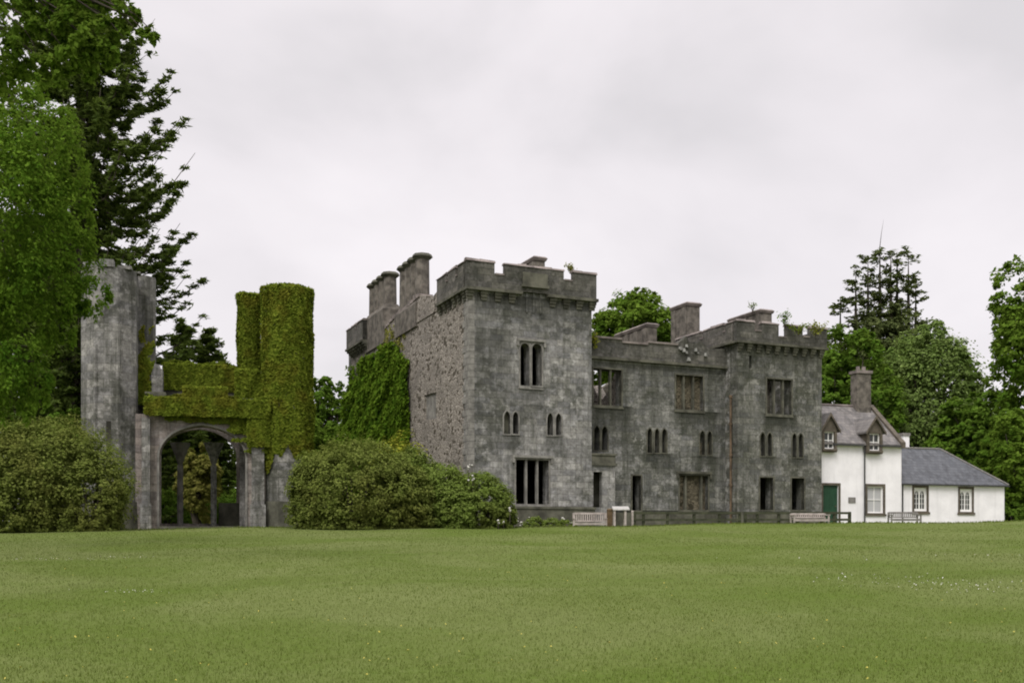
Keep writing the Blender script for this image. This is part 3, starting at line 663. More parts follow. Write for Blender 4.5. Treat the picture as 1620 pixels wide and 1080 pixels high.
# --- middle range
WU1 = K.rect(938.5,983,584,641,DM); WU2 = K.rect(1069,1112,594,648,DM)
L1 = [K.rect(939.5,948.5,673,712,DM,1.0), K.rect(952,961,674,712,DM,1.0)]
L2 = [K.rect(1024,1031.5,677,716,DM,1.0), K.rect(1035.5,1043,677.5,716,DM,1.0), K.rect(1047,1054.5,678,716,DM,1.0)]
L3 = [K.rect(1107,1115,681,719,DM,1.0), K.rect(1119,1126,681.5,719,DM,1.0)]
D1 = K.rect(1000,1014,752,807,DM); BW = K.rect(1075,1120,752,806,DM)
zst = K.z(575, 12, DM); UE = UA + .1
mb = MB(); mb.panel([(U1-.4,ZB),(UE,ZB),(UE,zst),(U1-.4,zst)], [WU1,WU2,D1,BW]+L1+L2+L3, .7, fr(DM)); mb.build('range_front_wall', M['st_mid'], castle)
win(DM, [WU1], [K.a(951,DM), K.a(967,DM)], mat='trim_dark'); win(DM, [WU2], [K.a(1083,DM), K.a(1098,DM)], mat='trim_dark')
for q in (L1, L2, L3): win(DM, q, ring=.06, nm='lancet_window', mat='trim_dark', sill=False)
win(DM, [D1], sill=False, nm='doorway', mat='trim_dark'); win(DM, [BW], [K.a(1086,DM), K.a(1111,DM)], hood=True, mat='trim_dark')
fillin(WU2, DM, dd=.3); fillin(BW, DM, dd=.3)
for q in (L3[0], L3[1]):
    zz = [(a, z if z < q[1][1]+.9 else q[1][1]+.55) for a, z in q[:2]] + [(q[1][0], q[1][1]+.75), (q[0][0], q[1][1]+.95)]
    mb = MB(); mb.panel(zz, [], .2, fr(DM+.31)); mb.build('infill', M['rub_a'], castle)
mtop = [(U1-.4, 530), (K.a(982,DM), 534), (K.a(982.2,DM), 541), (K.a(1023,DM), 543), (K.a(1023.2,DM), 541), (K.a(1070,DM), 546), (K.a(1072,DM), 541), (K.a(1080,DM),536), (K.a(1084,DM), 531), (K.a(1089,DM), 541), (K.a(1108,DM), 540), (K.a(1121,DM), 552), (UE, 551)]
mb = MB(); mb.panel([(U1-.4,zst+.152),(UE,zst+.152)] + [(a, K.z(py,a,DM-.12)) for a, py in reversed(mtop)], [], .45, fr(DM-.12)); mb.build('range_parapet', M['st_par'], castle)
string_course(fr(DM-.14), U1-.4, UE, zst+.002, zst+.15, .1, dd=.5)
random.seed(3)                                          # carved and lichened crest stones on the parapet
for i in range(9):
    a = K.a(1072+random.random()*50, DM); zc_ = zst + .25 + random.random()*.85; s_ = .06 + .10*random.random(); mb = MB(); mb.prism(a, DM-.16, s_, s_*.55, zc_, zc_+s_*1.6, 6); mb.build('carved_stone', M['lichen_lit'], castle)
for i0 in (0, 2, 4): mb = MB(); a0, a1 = mtop[i0][0], mtop[i0+1][0]; zq_ = K.z(mtop[i0][1], a0, DM-.12); mb.box(a0, a1, DM-.2, DM+.38, zq_-.05, zq_+.06); mb.build('coping', M['coping'], castle)
# inside of the range: roofless, rubble back wall, floor added to darken lower windows
mb = MB(); mb.panel([(U1,ZB),(UA+.5,ZB),(UA+.5,zst-.4),(UA-3,zst+.1),(U1+5,zst-.3),(U1+3.4,zst-1.4),(U1+2.6,zst-1.1),(U1,zst-.2)], [], .6, fr(DM+5.5)); mb.build('back_wall', M['rub_in'], castle)
mb = MB(); zf = K.z(660, 12, DM); mb.box(U1-.1, UA+.5, DM+.71, DM+5.49, zf-.3, zf); mb.build('darkening_floor', M['dark_in'], castle); mb = MB(); mb.box(U1-.1, UA+.5, DM+.71, DM+5.49, -.3, .02); mb.build('ground_floor', M['dark_in'], castle)
mb = MB(); mb.panel([(DM+.72,zf+.002),(DM+5.4,zf+.002),(DM+5.4,zst-.6),(DM+3.6,zst-.9),(DM+2.6,zst-2.0),(DM+1.6,zst-1.5),(DM+.72,zst-.3)], [], .6, sd(K.a(984,DM))); mb.build('cross_wall', M['rub'], castle)
# porch between the tower and the range
pz = K.z(736, 8, .1); P1 = K.a(973, .1); PD = K.rect(938.5,953,746,802,.1)
mb = MB(); mb.panel([(U1+.002,ZB),(P1,ZB),(P1,pz),(U1+.002,pz)], [PD], .35, fr(.1)); mb.box(P1-.3, P1-.001, .452, DM-.002, ZB, pz-.001); mb.build('porch', M['st_main'], castle)
mb = MB(); mb.box(U1+.004, P1+.1, .0, DM-.003, pz+.002, pz+.14); zq = K.z(717,8,.1); mb.box(U1+.004, P1+.02, .08, .4, pz+.142, zq-.1); mb.box(U1+.004, P1+.1, .02, .46, zq-.098, zq); mb.build('porch_parapet', M['trim_dark'], castle)
mb = MB(); mb.box(U1+.6, P1-.32, DM-.15, DM-.02, ZB, pz); mb.build('porch_inner_wall', M['trim_dark'], castle)
# --- end tower
zer = K.z(546, 20, 0)
WR = K.rect(1213,1252,600,655,0); SLT = K.rect(1185.5,1189,562,583,0)
R1 = [K.rect(1203,1210,684,721,0,1.0), K.rect(1214,1221,684,721,0,1.0)]; R2 = [K.rect(1253,1260,685,723,0,1.0), K.rect(1263,1270,685.5,723,0,1.0)]
RD1 = K.rect(1202,1223,755,806,0); RD2 = K.rect(1252,1272,756,806,0)
mb = MB(); mb.panel([(UA,ZB),(UB,ZB),(UB,zer+.5),(UA,zer+.5)], [WR,SLT,RD1,RD2]+R1+R2, .75, fr(0)); mb.build('end_tower_front_wall', M['st_rt'], castle)
win(0, [WR], [K.a(1226), K.a(1240)], mat='trim_dark'); win(0, R1, ring=.06, nm='lancet_window', mat='trim_dark', sill=False); win(0, R2, ring=.06, nm='lancet_window', mat='trim_dark', sill=False)
win(0, [RD1], sill=False, nm='doorway', mat='trim_dark'); win(0, [RD2], sill=False, nm='doorway', mat='trim_dark')
mb = MB(); mb.box(UA+.002, UA+.7, .752, 7.5, ZB, zer+.5); mb.box(UB-.7, UB-.002, .752, 7.5, ZB, zer+.5); mb.build('end_tower_side_wall', M['st_side'], castle)
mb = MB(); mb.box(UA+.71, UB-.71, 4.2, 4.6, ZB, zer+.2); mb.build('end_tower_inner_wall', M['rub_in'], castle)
mb = MB(); zf2 = K.z(664,20,0); mb.box(UA+.71, UB-.71, .76, 4.19, zf2-.3, zf2); mb.build('darkening_floor', M['dark_in'], castle); mb = MB(); mb.box(UA+.71, UB-.71, .76, 4.19, -.3, .02); mb.build('ground_floor', M['dark_in'], castle)  # upper slab added to keep the lower openings dark
mb = MB(); mb.box(UA+.72, UB-.72, 3.7, 4.19, .03, zf2-.31); mb.build('dark_backing', M['dark_in'], castle)  # dark slab puts shade behind the lower openings
OE = .22; et0, et1 = 507, 516
zt2 = lambda a: K.z(510, UA+1, -OE) - .0*a
sl2 = [(K.a(1193.5,-OE),K.a(1206,-OE),.5),(K.a(1232,-OE),K.a(1245,-OE),.75),(K.a(1270,-OE),K.a(1282,-OE),.6)]
zeb = K.z(541, UA-.3, -OE)
parapet(True, fr(-OE), zeb+.14, zt2, .3, 'st_par', 'coping', sl2, UA-OE, UB+OE)
string_course(fr(-OE-.05), UA-OE-.05, UB+OE+.06, zeb, zeb+.138, .05, dd=.5); corbels(fr(0), UA+.1, UB-.1, zeb-.002, OE, .62, .34)
parapet(False, sd(UA-OE), zeb+.14, zt2, .45, 'st_pars', 'coping', [(.9,1.25,.45),(3.3,3.7,.45)], -OE+.45, 6.5)
string_course(sd(UA-OE-.05), -OE+.46, 6.5, zeb, zeb+.138, .05, dd=.5)
mb = MB(); mb.box(UB-.3, UB+OE-.02, -OE+.46, 5, zeb+.14, zt2(0)-.08); mb.build('rear_parapet', M['st_pars'], castle)
mb = MB(); zp2 = K.z(809, 18, -.1); mb.box(UA-.1, UB+.1, -.1, -.001, ZB, zp2); mb.box(P1+.05, UA-.1, DM-.1, DM-.001, ZB, zp2-.1); mb.build('plinth', M['trim_dark'], castle)
# rusty downpipe in the corner
mb = MB(); ap = UA - .1; vp = K.d(1156, UA - .1); zt_ = K.z(625, ap, vp); random.seed(1)
mb.tube([(ap, vp, ZB), (ap, vp, zt_)], .07, 8)
for f in (.12, .33, .55, .78, .98): mb.prism(ap, vp, .105, .105, f*zt_, f*zt_+.16, 8)
mb.build('downpipe', M['iron'], castle)

# ------------------------------------------------------------------ the gateway ruin on the left
GA = Frame(*at(320, 0, 56.5)[:2], 14.0)
gate = empty('gateway_ruin', (GA.x, GA.y, 0), GA.t, 'roofless grey gateway with a wide Tudor arch between two tall turreted towers', 'gateway ruin')
M['st_gate'] = stone('gateway ashlar', (.20,.195,.185), (.058,.06,.048), (.37,.36,.345), 'a', (.9,.42), dk=(.42,.62), streak=.9, seed=21.0)
M['st_gates'] = stone('gateway pink ashlar', (.27,.235,.213), (.075,.07,.056), (.40,.37,.345), 'a', (.9,.42), dk=(.52,.75), streak=.6, seed=25.0)
def oct_tower(px0, px1, top, d, name, mat):
    a0, a1 = GA.a(px0, d), GA.a(px1, d); r = (a1-a0)/2/math.cos(math.pi/8); zt_ = GA.z(top, (a0+a1)/2, d); mb = MB()
    mb.prism((a0+a1)/2, d, r, r, ZB, zt_, 8); return mb.build(name, M[mat], gate), (a0+a1)/2, r, zt_
tw1, ta, tr_, tz = oct_tower(131, 217, 432, .6, 'left_tower', 'st_gate')
oct_tower(206, 246, 440, 2.4, 'stair_turret', 'st_gate')
tw2, tb, tr2, tz2 = oct_tower(418, 491, 461, .6, 'right_tower', 'st_gate')
t3, tc3, tr3, tz3 = oct_tower(379, 409, 468, 3.0, 'stair_turret', 'st_gate')
mb = MB()
for i in range(8):                                      # broken crown of the left tower
    ang = math.pi/8 + 2*math.pi*(i+.5)/8; h = (.0,.35,.5,.15,.4,.55,.2,.1)[i]
    if h: mb.box(ta+.9*tr_*.9*math.cos(ang)-.35, ta+.9*tr_*.9*math.cos(ang)+.35, .6+.8*tr_*math.sin(ang)-.3, .6+.8*tr_*math.sin(ang)+.3, tz+.002, tz+.05+h*.6)
mb.build('broken_tower_top', M['st_gate'], tw1)
mb = MB(); mb.box(ta-.02, ta+.22, .6-tr_*.93-.012, .6-tr_*.9, GA.z(735,ta,0), GA.z(668,ta,0)); mb.build('slit_window', M['dark_in'], tw1)  # dark slab on the wall face stands for the shaded slit
mb = MB(); mb.prism(ta, .6, tr_*1.09, tr_*1.04, ZB, GA.z(793,ta,0)); mb.build('plinth', M['trim_dark'], tw1)
mb = MB(); mb.prism(tb, .6, tr2*1.09, tr2*1.04, ZB, GA.z(793,tb,0)); mb.build('plinth', M['trim_dark'], tw2)
mb = MB()
for i in range(8):
    ang = math.pi/8 + 2*math.pi*i/8
    if math.sin(ang) < -.5: mb.prism(ta+tr_*math.cos(ang)*.99, .6+tr_*math.sin(ang)*.99, .10, .10, ZB, tz-.9-1.6*(i%3), 6)
mb.build('angle_shaft', M['st_gate'], tw1)
# portal wall with the arch
def arch_pts(a0, a1, z0, zs_, ztp, n_=16):
    pts = [(a0,z0),(a1,z0)]
    for i in range(n_+1):
        t = i/n_*math.pi; x = (a0+a1)/2 + (a1-a0)/2*math.cos(t); e = abs(math.cos(t)); pts.append((x, zs_ + (ztp-zs_)*((1-e**2.3)**.5*.86 + .14*(1-e))))
    return pts
gzl = GA.z(657, 0, 0); AR = arch_pts(GA.a(252), GA.a(388), .03, GA.z(722,0,0), GA.z(673,0,0))
mb = MB(); mb.panel([(GA.a(212),ZB),(GA.a(420),ZB),(GA.a(420),gzl),(GA.a(212),gzl)], [AR], .9, fr(0)); pw = mb.build('portal_wall', M['st_gates'], gate)
mb = MB(); mb.panel([(p[0],p[1]) for p in arch_pts(GA.a(248.5), GA.a(391.5), .05, GA.z(722,0,0), GA.z(668.5,0,0))], [[(p[0],p[1]+.025) for p in AR]], .25, fr(-.06)); mb.build('arch_moulding', M['trim'], pw)
mb = MB()
for p0, p1 in ((224,237),(398,418)):
    mb = MB(); mb.box(GA.a(p0,-.4), GA.a(p1,-.4), -.4, -.003, ZB, GA.z(664,0,0)); mb.box(GA.a(p0,-.4)-.08, GA.a(p1,-.4)+.08, -.5, -.401, ZB, GA.z(797,0,0)); mb.build('buttress', M['st_gate'], pw)
mb = MB(); mb.box(GA.a(228,-.45), GA.a(424,-.45), -.5, .8, gzl+.002, gzl+.24); gm = GA.z(622,0,0)
for p0, p1, py in ((229,262,622),(262,290,632),(290,360,614),(360,382,630),(382,424,628)): mb.box(GA.a(p0,-.4)+.002, GA.a(p1,-.4), -.42, .25, gzl+.242, GA.z(py,0,-.4))
mb.build('balcony_parapet', M['trim_dark'], pw)
mb = MB(); mb.box(GA.a(258,2.2), GA.a(374,2.2), 2.2, 2.8, gzl-.2, GA.z(578,0,2.2)); mb.box(GA.a(372,.8)+.003, GA.a(434,.8), .85, 2.19, gzl-.3, GA.z(586,2,.8)); mb.build('rear_wall', M['trim_dark'], gate)
mb = MB(); b0, b1, bz_ = GA.a(241,.9), GA.a(258,.9), GA.z(577,-2,.9); mb.panel([(b0,gzl-.2),(b1,gzl-.2),(b1-.03,bz_-.25),(b1-.15,bz_-.2),(b1-.2,bz_),(b0+.12,bz_+.05),(b0+.06,bz_-.15),(b0-.05,bz_-.5)], [], .6, fr(.9)); mb.build('broken_pier', M['st_gate'], gate)
# vaulted porch behind the arch
A0, A1 = GA.a(243,5.5), GA.a(392,5.5); zs5 = GA.z(712,0,5.5); zt5 = GA.z(684,0,5.5)
hs = [arch_pts(GA.a(254,5.5), GA.a(374,5.5), .45, zs5-.3, zt5+.2, 14)]
mb = MB(); mb.panel([(A0-.6,ZB),(A1+.6,ZB),(A1+.6,gzl-.1),(A0-.6,gzl-.1)], hs, .5, fr(5.5)); mb.build('porch_back_wall', M['st_gates'], gate)
mb = MB(); mb.box(A0-.8, A0-.3, .91, 5.49, ZB, gzl-.1); mb.box(A1+.35, A1+.85, .91, 5.49, ZB, gzl-.1); mb.build('porch_side_wall', M['trim_dark'], gate)
mb = MB(); mb.box(A0-.8, A1+.85, .91, 2.6, gzl-.098, gzl+.0)
mb.build('porch_ceiling', M['dark_in'], gate)
def column(px, d, py_top, mat='trim', r=.12):
    a = GA.a(px, d); zt_ = GA.z(py_top, a, d); mb = MB()
    mb.prism(a, d, r*1.6, r*1.3, .3, .75); mb.prism(a, d, r, r, .7, zt_-.5)
    for o in (-1, 1): mb.prism(a+o*r*.95, d+.05, r*.5, r*.5, .7, zt_-.5, 6)
    mb.prism(a, d, r, r*2.4, zt_-.5, zt_); 
    mb.prism(a, d, r*2.4, r*5.2, zt_+.001, zt_+.8)
    mb.build('column', M[mat], gate)
column(285, 4.9, 722, 'trim'); column(338, 4.4, 722, 'lichen_lit')  # second column in paler stone, standing in for light on it
mb = MB(); mb.box(GA.a(346,5.2), GA.a(378,5.2), 5.1, 5.45, .25, GA.z(795,0,5.2)); mb.build('low_wall', M['trim_dark'], gate)
mb = MB(); mb.box(GA.a(250), GA.a(390), -.7, 6.5, ZB, .12); mb.box(GA.a(250), GA.a(390), -.1, 6.5, .122, .24); mb.build('step', M['trim_dark'], gate)

# ------------------------------------------------------------------ ivy: leaves grown over sampled wall patches
def ivy_leaves(gen, n_, ls, g, bulge=.25, hang=.8, fq=1.3):
    P, N = gen(n_, g)
    w = np.sin(P[:,0]*fq*2.1+P[:,2]*.6) * np.sin(P[:,2]*fq*.9+P[:,1]*fq) + .5*np.sin(P[:,0]*fq*9+P[:,2]*1.1+P[:,1]*7)*np.sin(P[:,2]*fq*3.1+P[:,0]*2) + .6*np.sin(P[:,0]*fq*5+P[:,1]*4.1)*np.sin(P[:,2]*fq*2.3+1)
    P = P + N * (bulge*(.55+.45*w[:,None])*(.35+.65*g.random((len(P),1))))
    Nn = unit(N*.8 + np.array([0,0,.35]) + g.normal(0,.45,P.shape)); T = np.array([0,0,-hang]) + g.normal(0,.5,P.shape)
    s_ = ls*(.55+.9*g.random(len(P)))
    return leaf_np(P, Nn, T, s_, s_*(.55+.3*g.random(len(P))))
def rect_gen(p0, du, dv, n, keep=None):
    p0, du, dv, n = map(lambda q: np.array(q, float), (p0, du, dv, n))
    def f(k, g):
        uv = g.random((k,2))
        if keep is not None:
            e = .05*np.sin(uv[:,1]*23)+.04*np.sin(uv[:,0]*31+1)+g.normal(0,.02,k); uv = uv[keep(uv[:,0]+e, uv[:,1]+e*.6)]
        P = p0 + uv[:,:1]*du + uv[:,1:]*dv; return P, np.tile(n/np.linalg.norm(n), (len(P),1))
    return f
def cyl_gen(cx, cy, r, zlo, z1, amax=None):
    def f(k, g):
        t = g.random(k)*math.tau; lo = zlo(t) if callable(zlo) else zlo; z = lo + (z1-lo)*g.random(k) ; N = np.stack([np.cos(t), np.sin(t), 0*t], -1); rad = r*math.cos(math.pi/8)/np.cos((t+math.pi/8) % (math.pi/4) - math.pi/8) + .03
        if callable(zlo): z = np.maximum(lo, zlo(t) ) + (z1-lo)*g.random(k)
        return np.stack([cx+rad*np.cos(t), cy+rad*np.sin(t), z], -1), N
    return f
def top_gen(cx, cy, r, z):
    def f(k, g):
        t = g.random(k)*math.tau; q = r*np.sqrt(g.random(k)); return np.stack([cx+q*np.cos(t), cy+q*np.sin(t), 0*t+z], -1), np.tile([0,0,1.0], (k,1))
    return f
g = np.random.default_rng(11)
def ivy(name, frm, parts, mat, label, ls, bulge, seed):
    g = np.random.default_rng(seed); V = np.concatenate([ivy_leaves(gen, k, ls, g, bulge) for gen, k in parts])
    o = leaves_obj(name, V, mat); o.location = (frm.x, frm.y, 0); o.rotation_euler = (0,0,frm.t); tag(o, label, 'ivy'); return o
zlow = lambda t: GA.z(716, tb, .6) + .55*np.sin(t*3+.5) - .6*np.cos(t*1.0+2.4) + .3*np.sin(t*11)
ivy('ivy', GA, [(cyl_gen(tb, .6, tr2, zlow, tz2+.1), 36000), (top_gen(tb,.6,tr2*.93,tz2), 3500)], G_ivy2, 'thick olive ivy cloaking the wide right tower of the gateway', .20, .19, 5)
ivy('ivy', GA, [(cyl_gen(tc3, 3.0, tr3, GA.z(600,tc3,3.0), tz3+.05), 12000), (top_gen(tc3,3.0,tr3*.9,tz3), 900)], G_ivy2, 'olive ivy sleeve on the slim turret left of the wide ivy tower', .18, .17, 6)
zz = gzl
def gw(px, py, d=0): return (GA.a(px,d), d, GA.z(py,GA.a(px,d),d))
def above_arch(u, v):                                    # keeps the ivy off the arch stones
    a = GA.a(262,-.14) + u*(GA.a(430,-.14)-GA.a(262,-.14)); z = GA.z(716,0,0) + v*(gzl-GA.z(716,0,0)); h0, h1 = GA.a(249), GA.a(391)
    e = np.clip(np.abs(a-(h0+h1)/2)/((h1-h0)/2), 0, 1); za = GA.z(722,0,0) + (GA.z(669,0,0)-GA.z(722,0,0))*((1-e**2.3)**.5*.86+.14*(1-e))
    return (z > za + .10) | (a > h1 + .05)
pts = []
a0, a1 = GA.a(229,-.45), GA.a(427,-.45)
ivp = [(rect_gen((a0,-.5,gzl-.1),(a1-a0,0,0),(0,0,GA.z(630,0,-.5)-gzl+.1),(0,-1,.1)), 7500),
       (rect_gen((GA.a(290,-.42),-.43,gzl+.5),(GA.a(360,-.42)-GA.a(290,-.42),0,0),(0,0,GA.z(612,0,-.4)-gzl-.5),(0,-1,.2)), 2200),
       (rect_gen((a0,-.45,GA.z(630,0,-.4)),(a1-a0,0,0),(0,.9,0),(0,-.2,1)), 4500),
       (rect_gen((GA.a(262,-.14),-.14,GA.z(716,0,0)),(GA.a(430,-.03)-GA.a(262,-.03),0,0),(0,0,gzl-GA.z(716,0,0)),(0,-1,0), lambda u,v: (v > np.interp(u, [0,.1,.2,.35,.6,.7,.8,1], [.97,.88,.84,.82,.76,.5,.05,0])) & above_arch(u, v)), 13000),
       (rect_gen((GA.a(392,-.42),-.43,GA.z(705,0,0)),(GA.a(426,-.42)-GA.a(392,-.42),0,0),(0,0,gzl-GA.z(705,0,0)),(0,-1,0)), 3800),
       (rect_gen((GA.a(258,2.2),2.2,GA.z(618,0,2.2)),(GA.a(374,2.2)-GA.a(258,2.2),0,0),(0,0,GA.z(577,0,2.2)-GA.z(618,0,2.2)),(0,-1,.1)), 6500),
       (rect_gen((GA.a(258,2.2),2.2,GA.z(577,0,2.2)),(GA.a(374,2.2)-GA.a(258,2.2),0,0),(0,.6,0),(0,-.2,1)), 1500),
       (rect_gen((GA.a(372,.85),.84,GA.z(640,2,.8)),(GA.a(434,.85)-GA.a(372,.85),0,0),(0,0,GA.z(584,2,.8)-GA.z(640,2,.8)),(0,-1,.1)), 4500)]
ivy('ivy', GA, ivp, G_ivy2, 'olive ivy draped over the balcony and wall above the gateway arch', .17, .22, 7)
ivy('ivy', GA, [(rect_gen((GA.a(207,1.2),1.05,GA.z(640,-3.5,1.2)),(GA.a(246,1.2)-GA.a(207,1.2),0,0),(0,0,GA.z(515,-3.5,1.2)-GA.z(640,-3.5,1.2)),(0,-1,.0), lambda u,v: (u > .42*np.clip((v-.25)*2.5,0,1) + .12*np.sin(v*19)) & (u < 1.05-.35*v + .14*np.sin(v*27+1)) & (v < .85+.14*np.sin(u*17))), 4200)], G_ivy2, 'thin brownish ivy climbing the turret beside the bare left tower', .17, .15, 8)
# green ivy on the long side wall of the castle
vA, vB = K.d(650), VF + .3
def keep_side(u, v):                                    # u along the wall from the near edge, v up
    z = v*12.2; vv = vA + u*(vB-vA)
    top = np.interp(vv, [K.d(655), K.d(650), K.d(641), K.d(630), K.d(612), K.d(600), K.d(590), K.d(575), K.d(556)], [zt(655,650), zt(650,606), zt(641,566), zt(630,545), zt(612,530), zt(600,536), zt(590,548), zt(575,578), zt(556,606)])
    return z < top
_flat = rect_gen((-.02,vA,.0),(0,vB-vA,0),(0,0,12.2),(-1,0,.1), keep_side)
def swell_gen(k, g):
    P, N = _flat(k, g); t = np.clip((P[:,1]-vA)/(vB-vA)*2.2, 0, 1); P[:,0] -= 1.45*np.clip(1-P[:,2]/11, 0, 1)*t*t*(3-2*t); return P, N
ivs = [(swell_gen, 60000), (rect_gen((-1.4,VF+.2,0),(3.5,0,0),(1.3,0,9.3),(0,1,.1)), 6000)]
ivy('ivy', K, ivs, G_ivy, 'bright green ivy sheet on the receding rubble side wall of the castle', .24, .55, 9)
ivy('ivy', K, [(rect_gen((-.04,K.d(642),7.0),(0,K.d(600)-K.d(642),0),(0,0,6.6),(-1,0,0), lambda u,v: (v < .96-.0*u) & (np.sin(u*40)+np.sin(v*23+u*9) > .3)), 5000)], G_brn, 'brown withered ivy stems below the chimney stacks', .16, .12, 10)

# ------------------------------------------------------------------ white house and cottage
HS = Frame(*at(1296, 0, 65.3)[:2], 18.0)
house = empty('white_house', (HS.x, HS.y, 0), HS.t, 'two storey white harled house with grey slate roof, two dormers and tall chimney', 'house')
hE = HS.a(1426); hz = HS.z(703, 5, 0); gy0 = .1
hw = [HS.rect(1372,1397,769,811,0)]; hd = HS.rect(1302,1326.5,767,826,0)
DW = 6.0; rz_ = HS.z(642, 4, 3.0)
mb = MB(); mb.panel([(0,ZB),(hE,ZB),(hE,hz),(0,hz)], [hw[0], hd], .4, fr(0)); mb.box(0,.3,.402,DW,ZB,hz); mb.box(.3,hE-.3,DW-.3,DW,ZB,hz)
mb.panel([(.402,ZB),(DW,ZB),(DW,hz),(DW/2,rz_-.1),(.402,hz+.3)], [], .4, sd(hE-.4)); mb.build('wall', M['white'], house)
mb = MB(); k = .22
mb.hexa([(-.1,-k,hz-.12),(hE+.05,-k,hz-.12),(hE+.05,DW/2,rz_-.12),(-.1,DW/2,rz_-.12),(-.1,-k,hz),(hE+.05,-k,hz),(hE+.05,DW/2,rz_),(-.1,DW/2,rz_)])
mb.hexa([(-.1,DW/2+.002,rz_-.12),(hE+.05,DW/2+.002,rz_-.12),(hE+.05,DW+k,hz-.12),(-.1,DW+k,hz-.12),(-.1,DW/2+.002,rz_),(hE+.05,DW/2+.002,rz_),(hE+.05,DW+k,hz),(-.1,DW+k,hz)])
roof = mb.build('roof', M['slate_g'], house)
mb = MB(); mb.hexa([(hE-.22,-k-.05,hz-.2),(hE+.12,-k-.05,hz-.2),(hE+.12,DW/2,rz_-.16),(hE-.22,DW/2,rz_-.16),(hE-.22,-k-.05,hz+.16),(hE+.12,-k-.05,hz+.16),(hE+.12,DW/2,rz_+.17),(hE-.22,DW/2,rz_+.17)]); mb.build('gable_coping', M['brown_trim'], roof)
mb = MB(); mb.tube([(-.1,DW/2,rz_+.02),(hE,DW/2,rz_+.02)], .09, 8); mb.build('ridge', M['coping'], roof)
for p0, p1 in ((1319,1367.5),(1392,1426)):
    mb = MB(); mb.box(HS.a(p0,-.3), HS.a(p1,-.3), -k-.1, -k-.002, hz-.17, hz-.06); mb.build('gutter', M['lead'], house)
ca0, ca1 = HS.a(1356,2.5), HS.a(1378,2.5); cz1 = HS.z(584,4,2.4)
mb = MB(); mb.box(ca0, ca1, 2.5, 3.2, rz_-1.2, cz1-.2); ch = mb.build('chimney', M['chim'], house)
mb = MB(); mb.box(ca0-.08, ca1+.08, 2.42, 3.28, cz1-.198, cz1)
for x in (.3,.7): mb.prism(ca0+(ca1-ca0)*x, 2.85, .15, .12, cz1+.001, cz1+.3, 10)
mb.build('chimney_cap', M['coping'], ch)
def sash(parent, frm, rc, d, cols, rows, glass='glass', margin=.16, nm='window'):
    a0, a1 = rc[0][0], rc[1][0]; z0, z1 = rc[0][1], rc[2][1]
    mb = MB(); mb.box(a0+.005, a1-.005, d+.16, d+.18, z0+.005, z1-.005); w = mb.build(nm, M[glass], parent)
    q = MB(); e = .07
    q.box(a0, a0+e, d+.1, d+.158, z0, z1); q.box(a1-e, a1, d+.1, d+.158, z0, z1); q.box(a0+e, a1-e, d+.1, d+.158, z0, z0+e); q.box(a0+e, a1-e, d+.1, d+.158, z1-e, z1)
    for i in range(1, cols): x = a0+(a1-a0)*i/cols; q.box(x-.022, x+.022, d+.112, d+.156, z0+e, z1-e)
    for i in range(1, rows): z = z0+(z1-z0)*i/rows; q.box(a0+e, a1-e, d+.114, d+.154, z-.024, z+.024)
    q.build('sash_frame', M['white_paint'], w)
    q = MB(); q.panel(grow(rc, margin), [rc], .06, fr(d-.03)); q.box(a0-margin-.06, a1+margin+.06, d-.09, d-.031, z0-margin-.03, z0-margin+.09); q.build('margin', M['brown_trim'], w)
    return w
sash(house, HS, hw[0], 0, 2, 2, 'curtain')
mb = MB(); a0, a1 = hd[0][0], hd[1][0]; z0, z1 = hd[0][1], hd[2][1]; mb.box(a0+.003, a1-.003, .12, .17, z0, z1-.003)
for i in range(1,6): x = a0+(a1-a0)*i/6; mb.box(x-.008, x+.008, .11, .119, z0+.05, z1-.05)
dr = mb.build('door', M['green_paint'], house)
mb = MB(); mb.panel(grow(hd,.14), [hd], .05, fr(-.028)); mb.build('door_margin', M['brown_trim'], dr)
mb = MB(); mb.prism(a1-.15, .09, .035, .035, z0+1.0, z0+1.07, 8); mb.build('door_handle', M['iron'], dr)
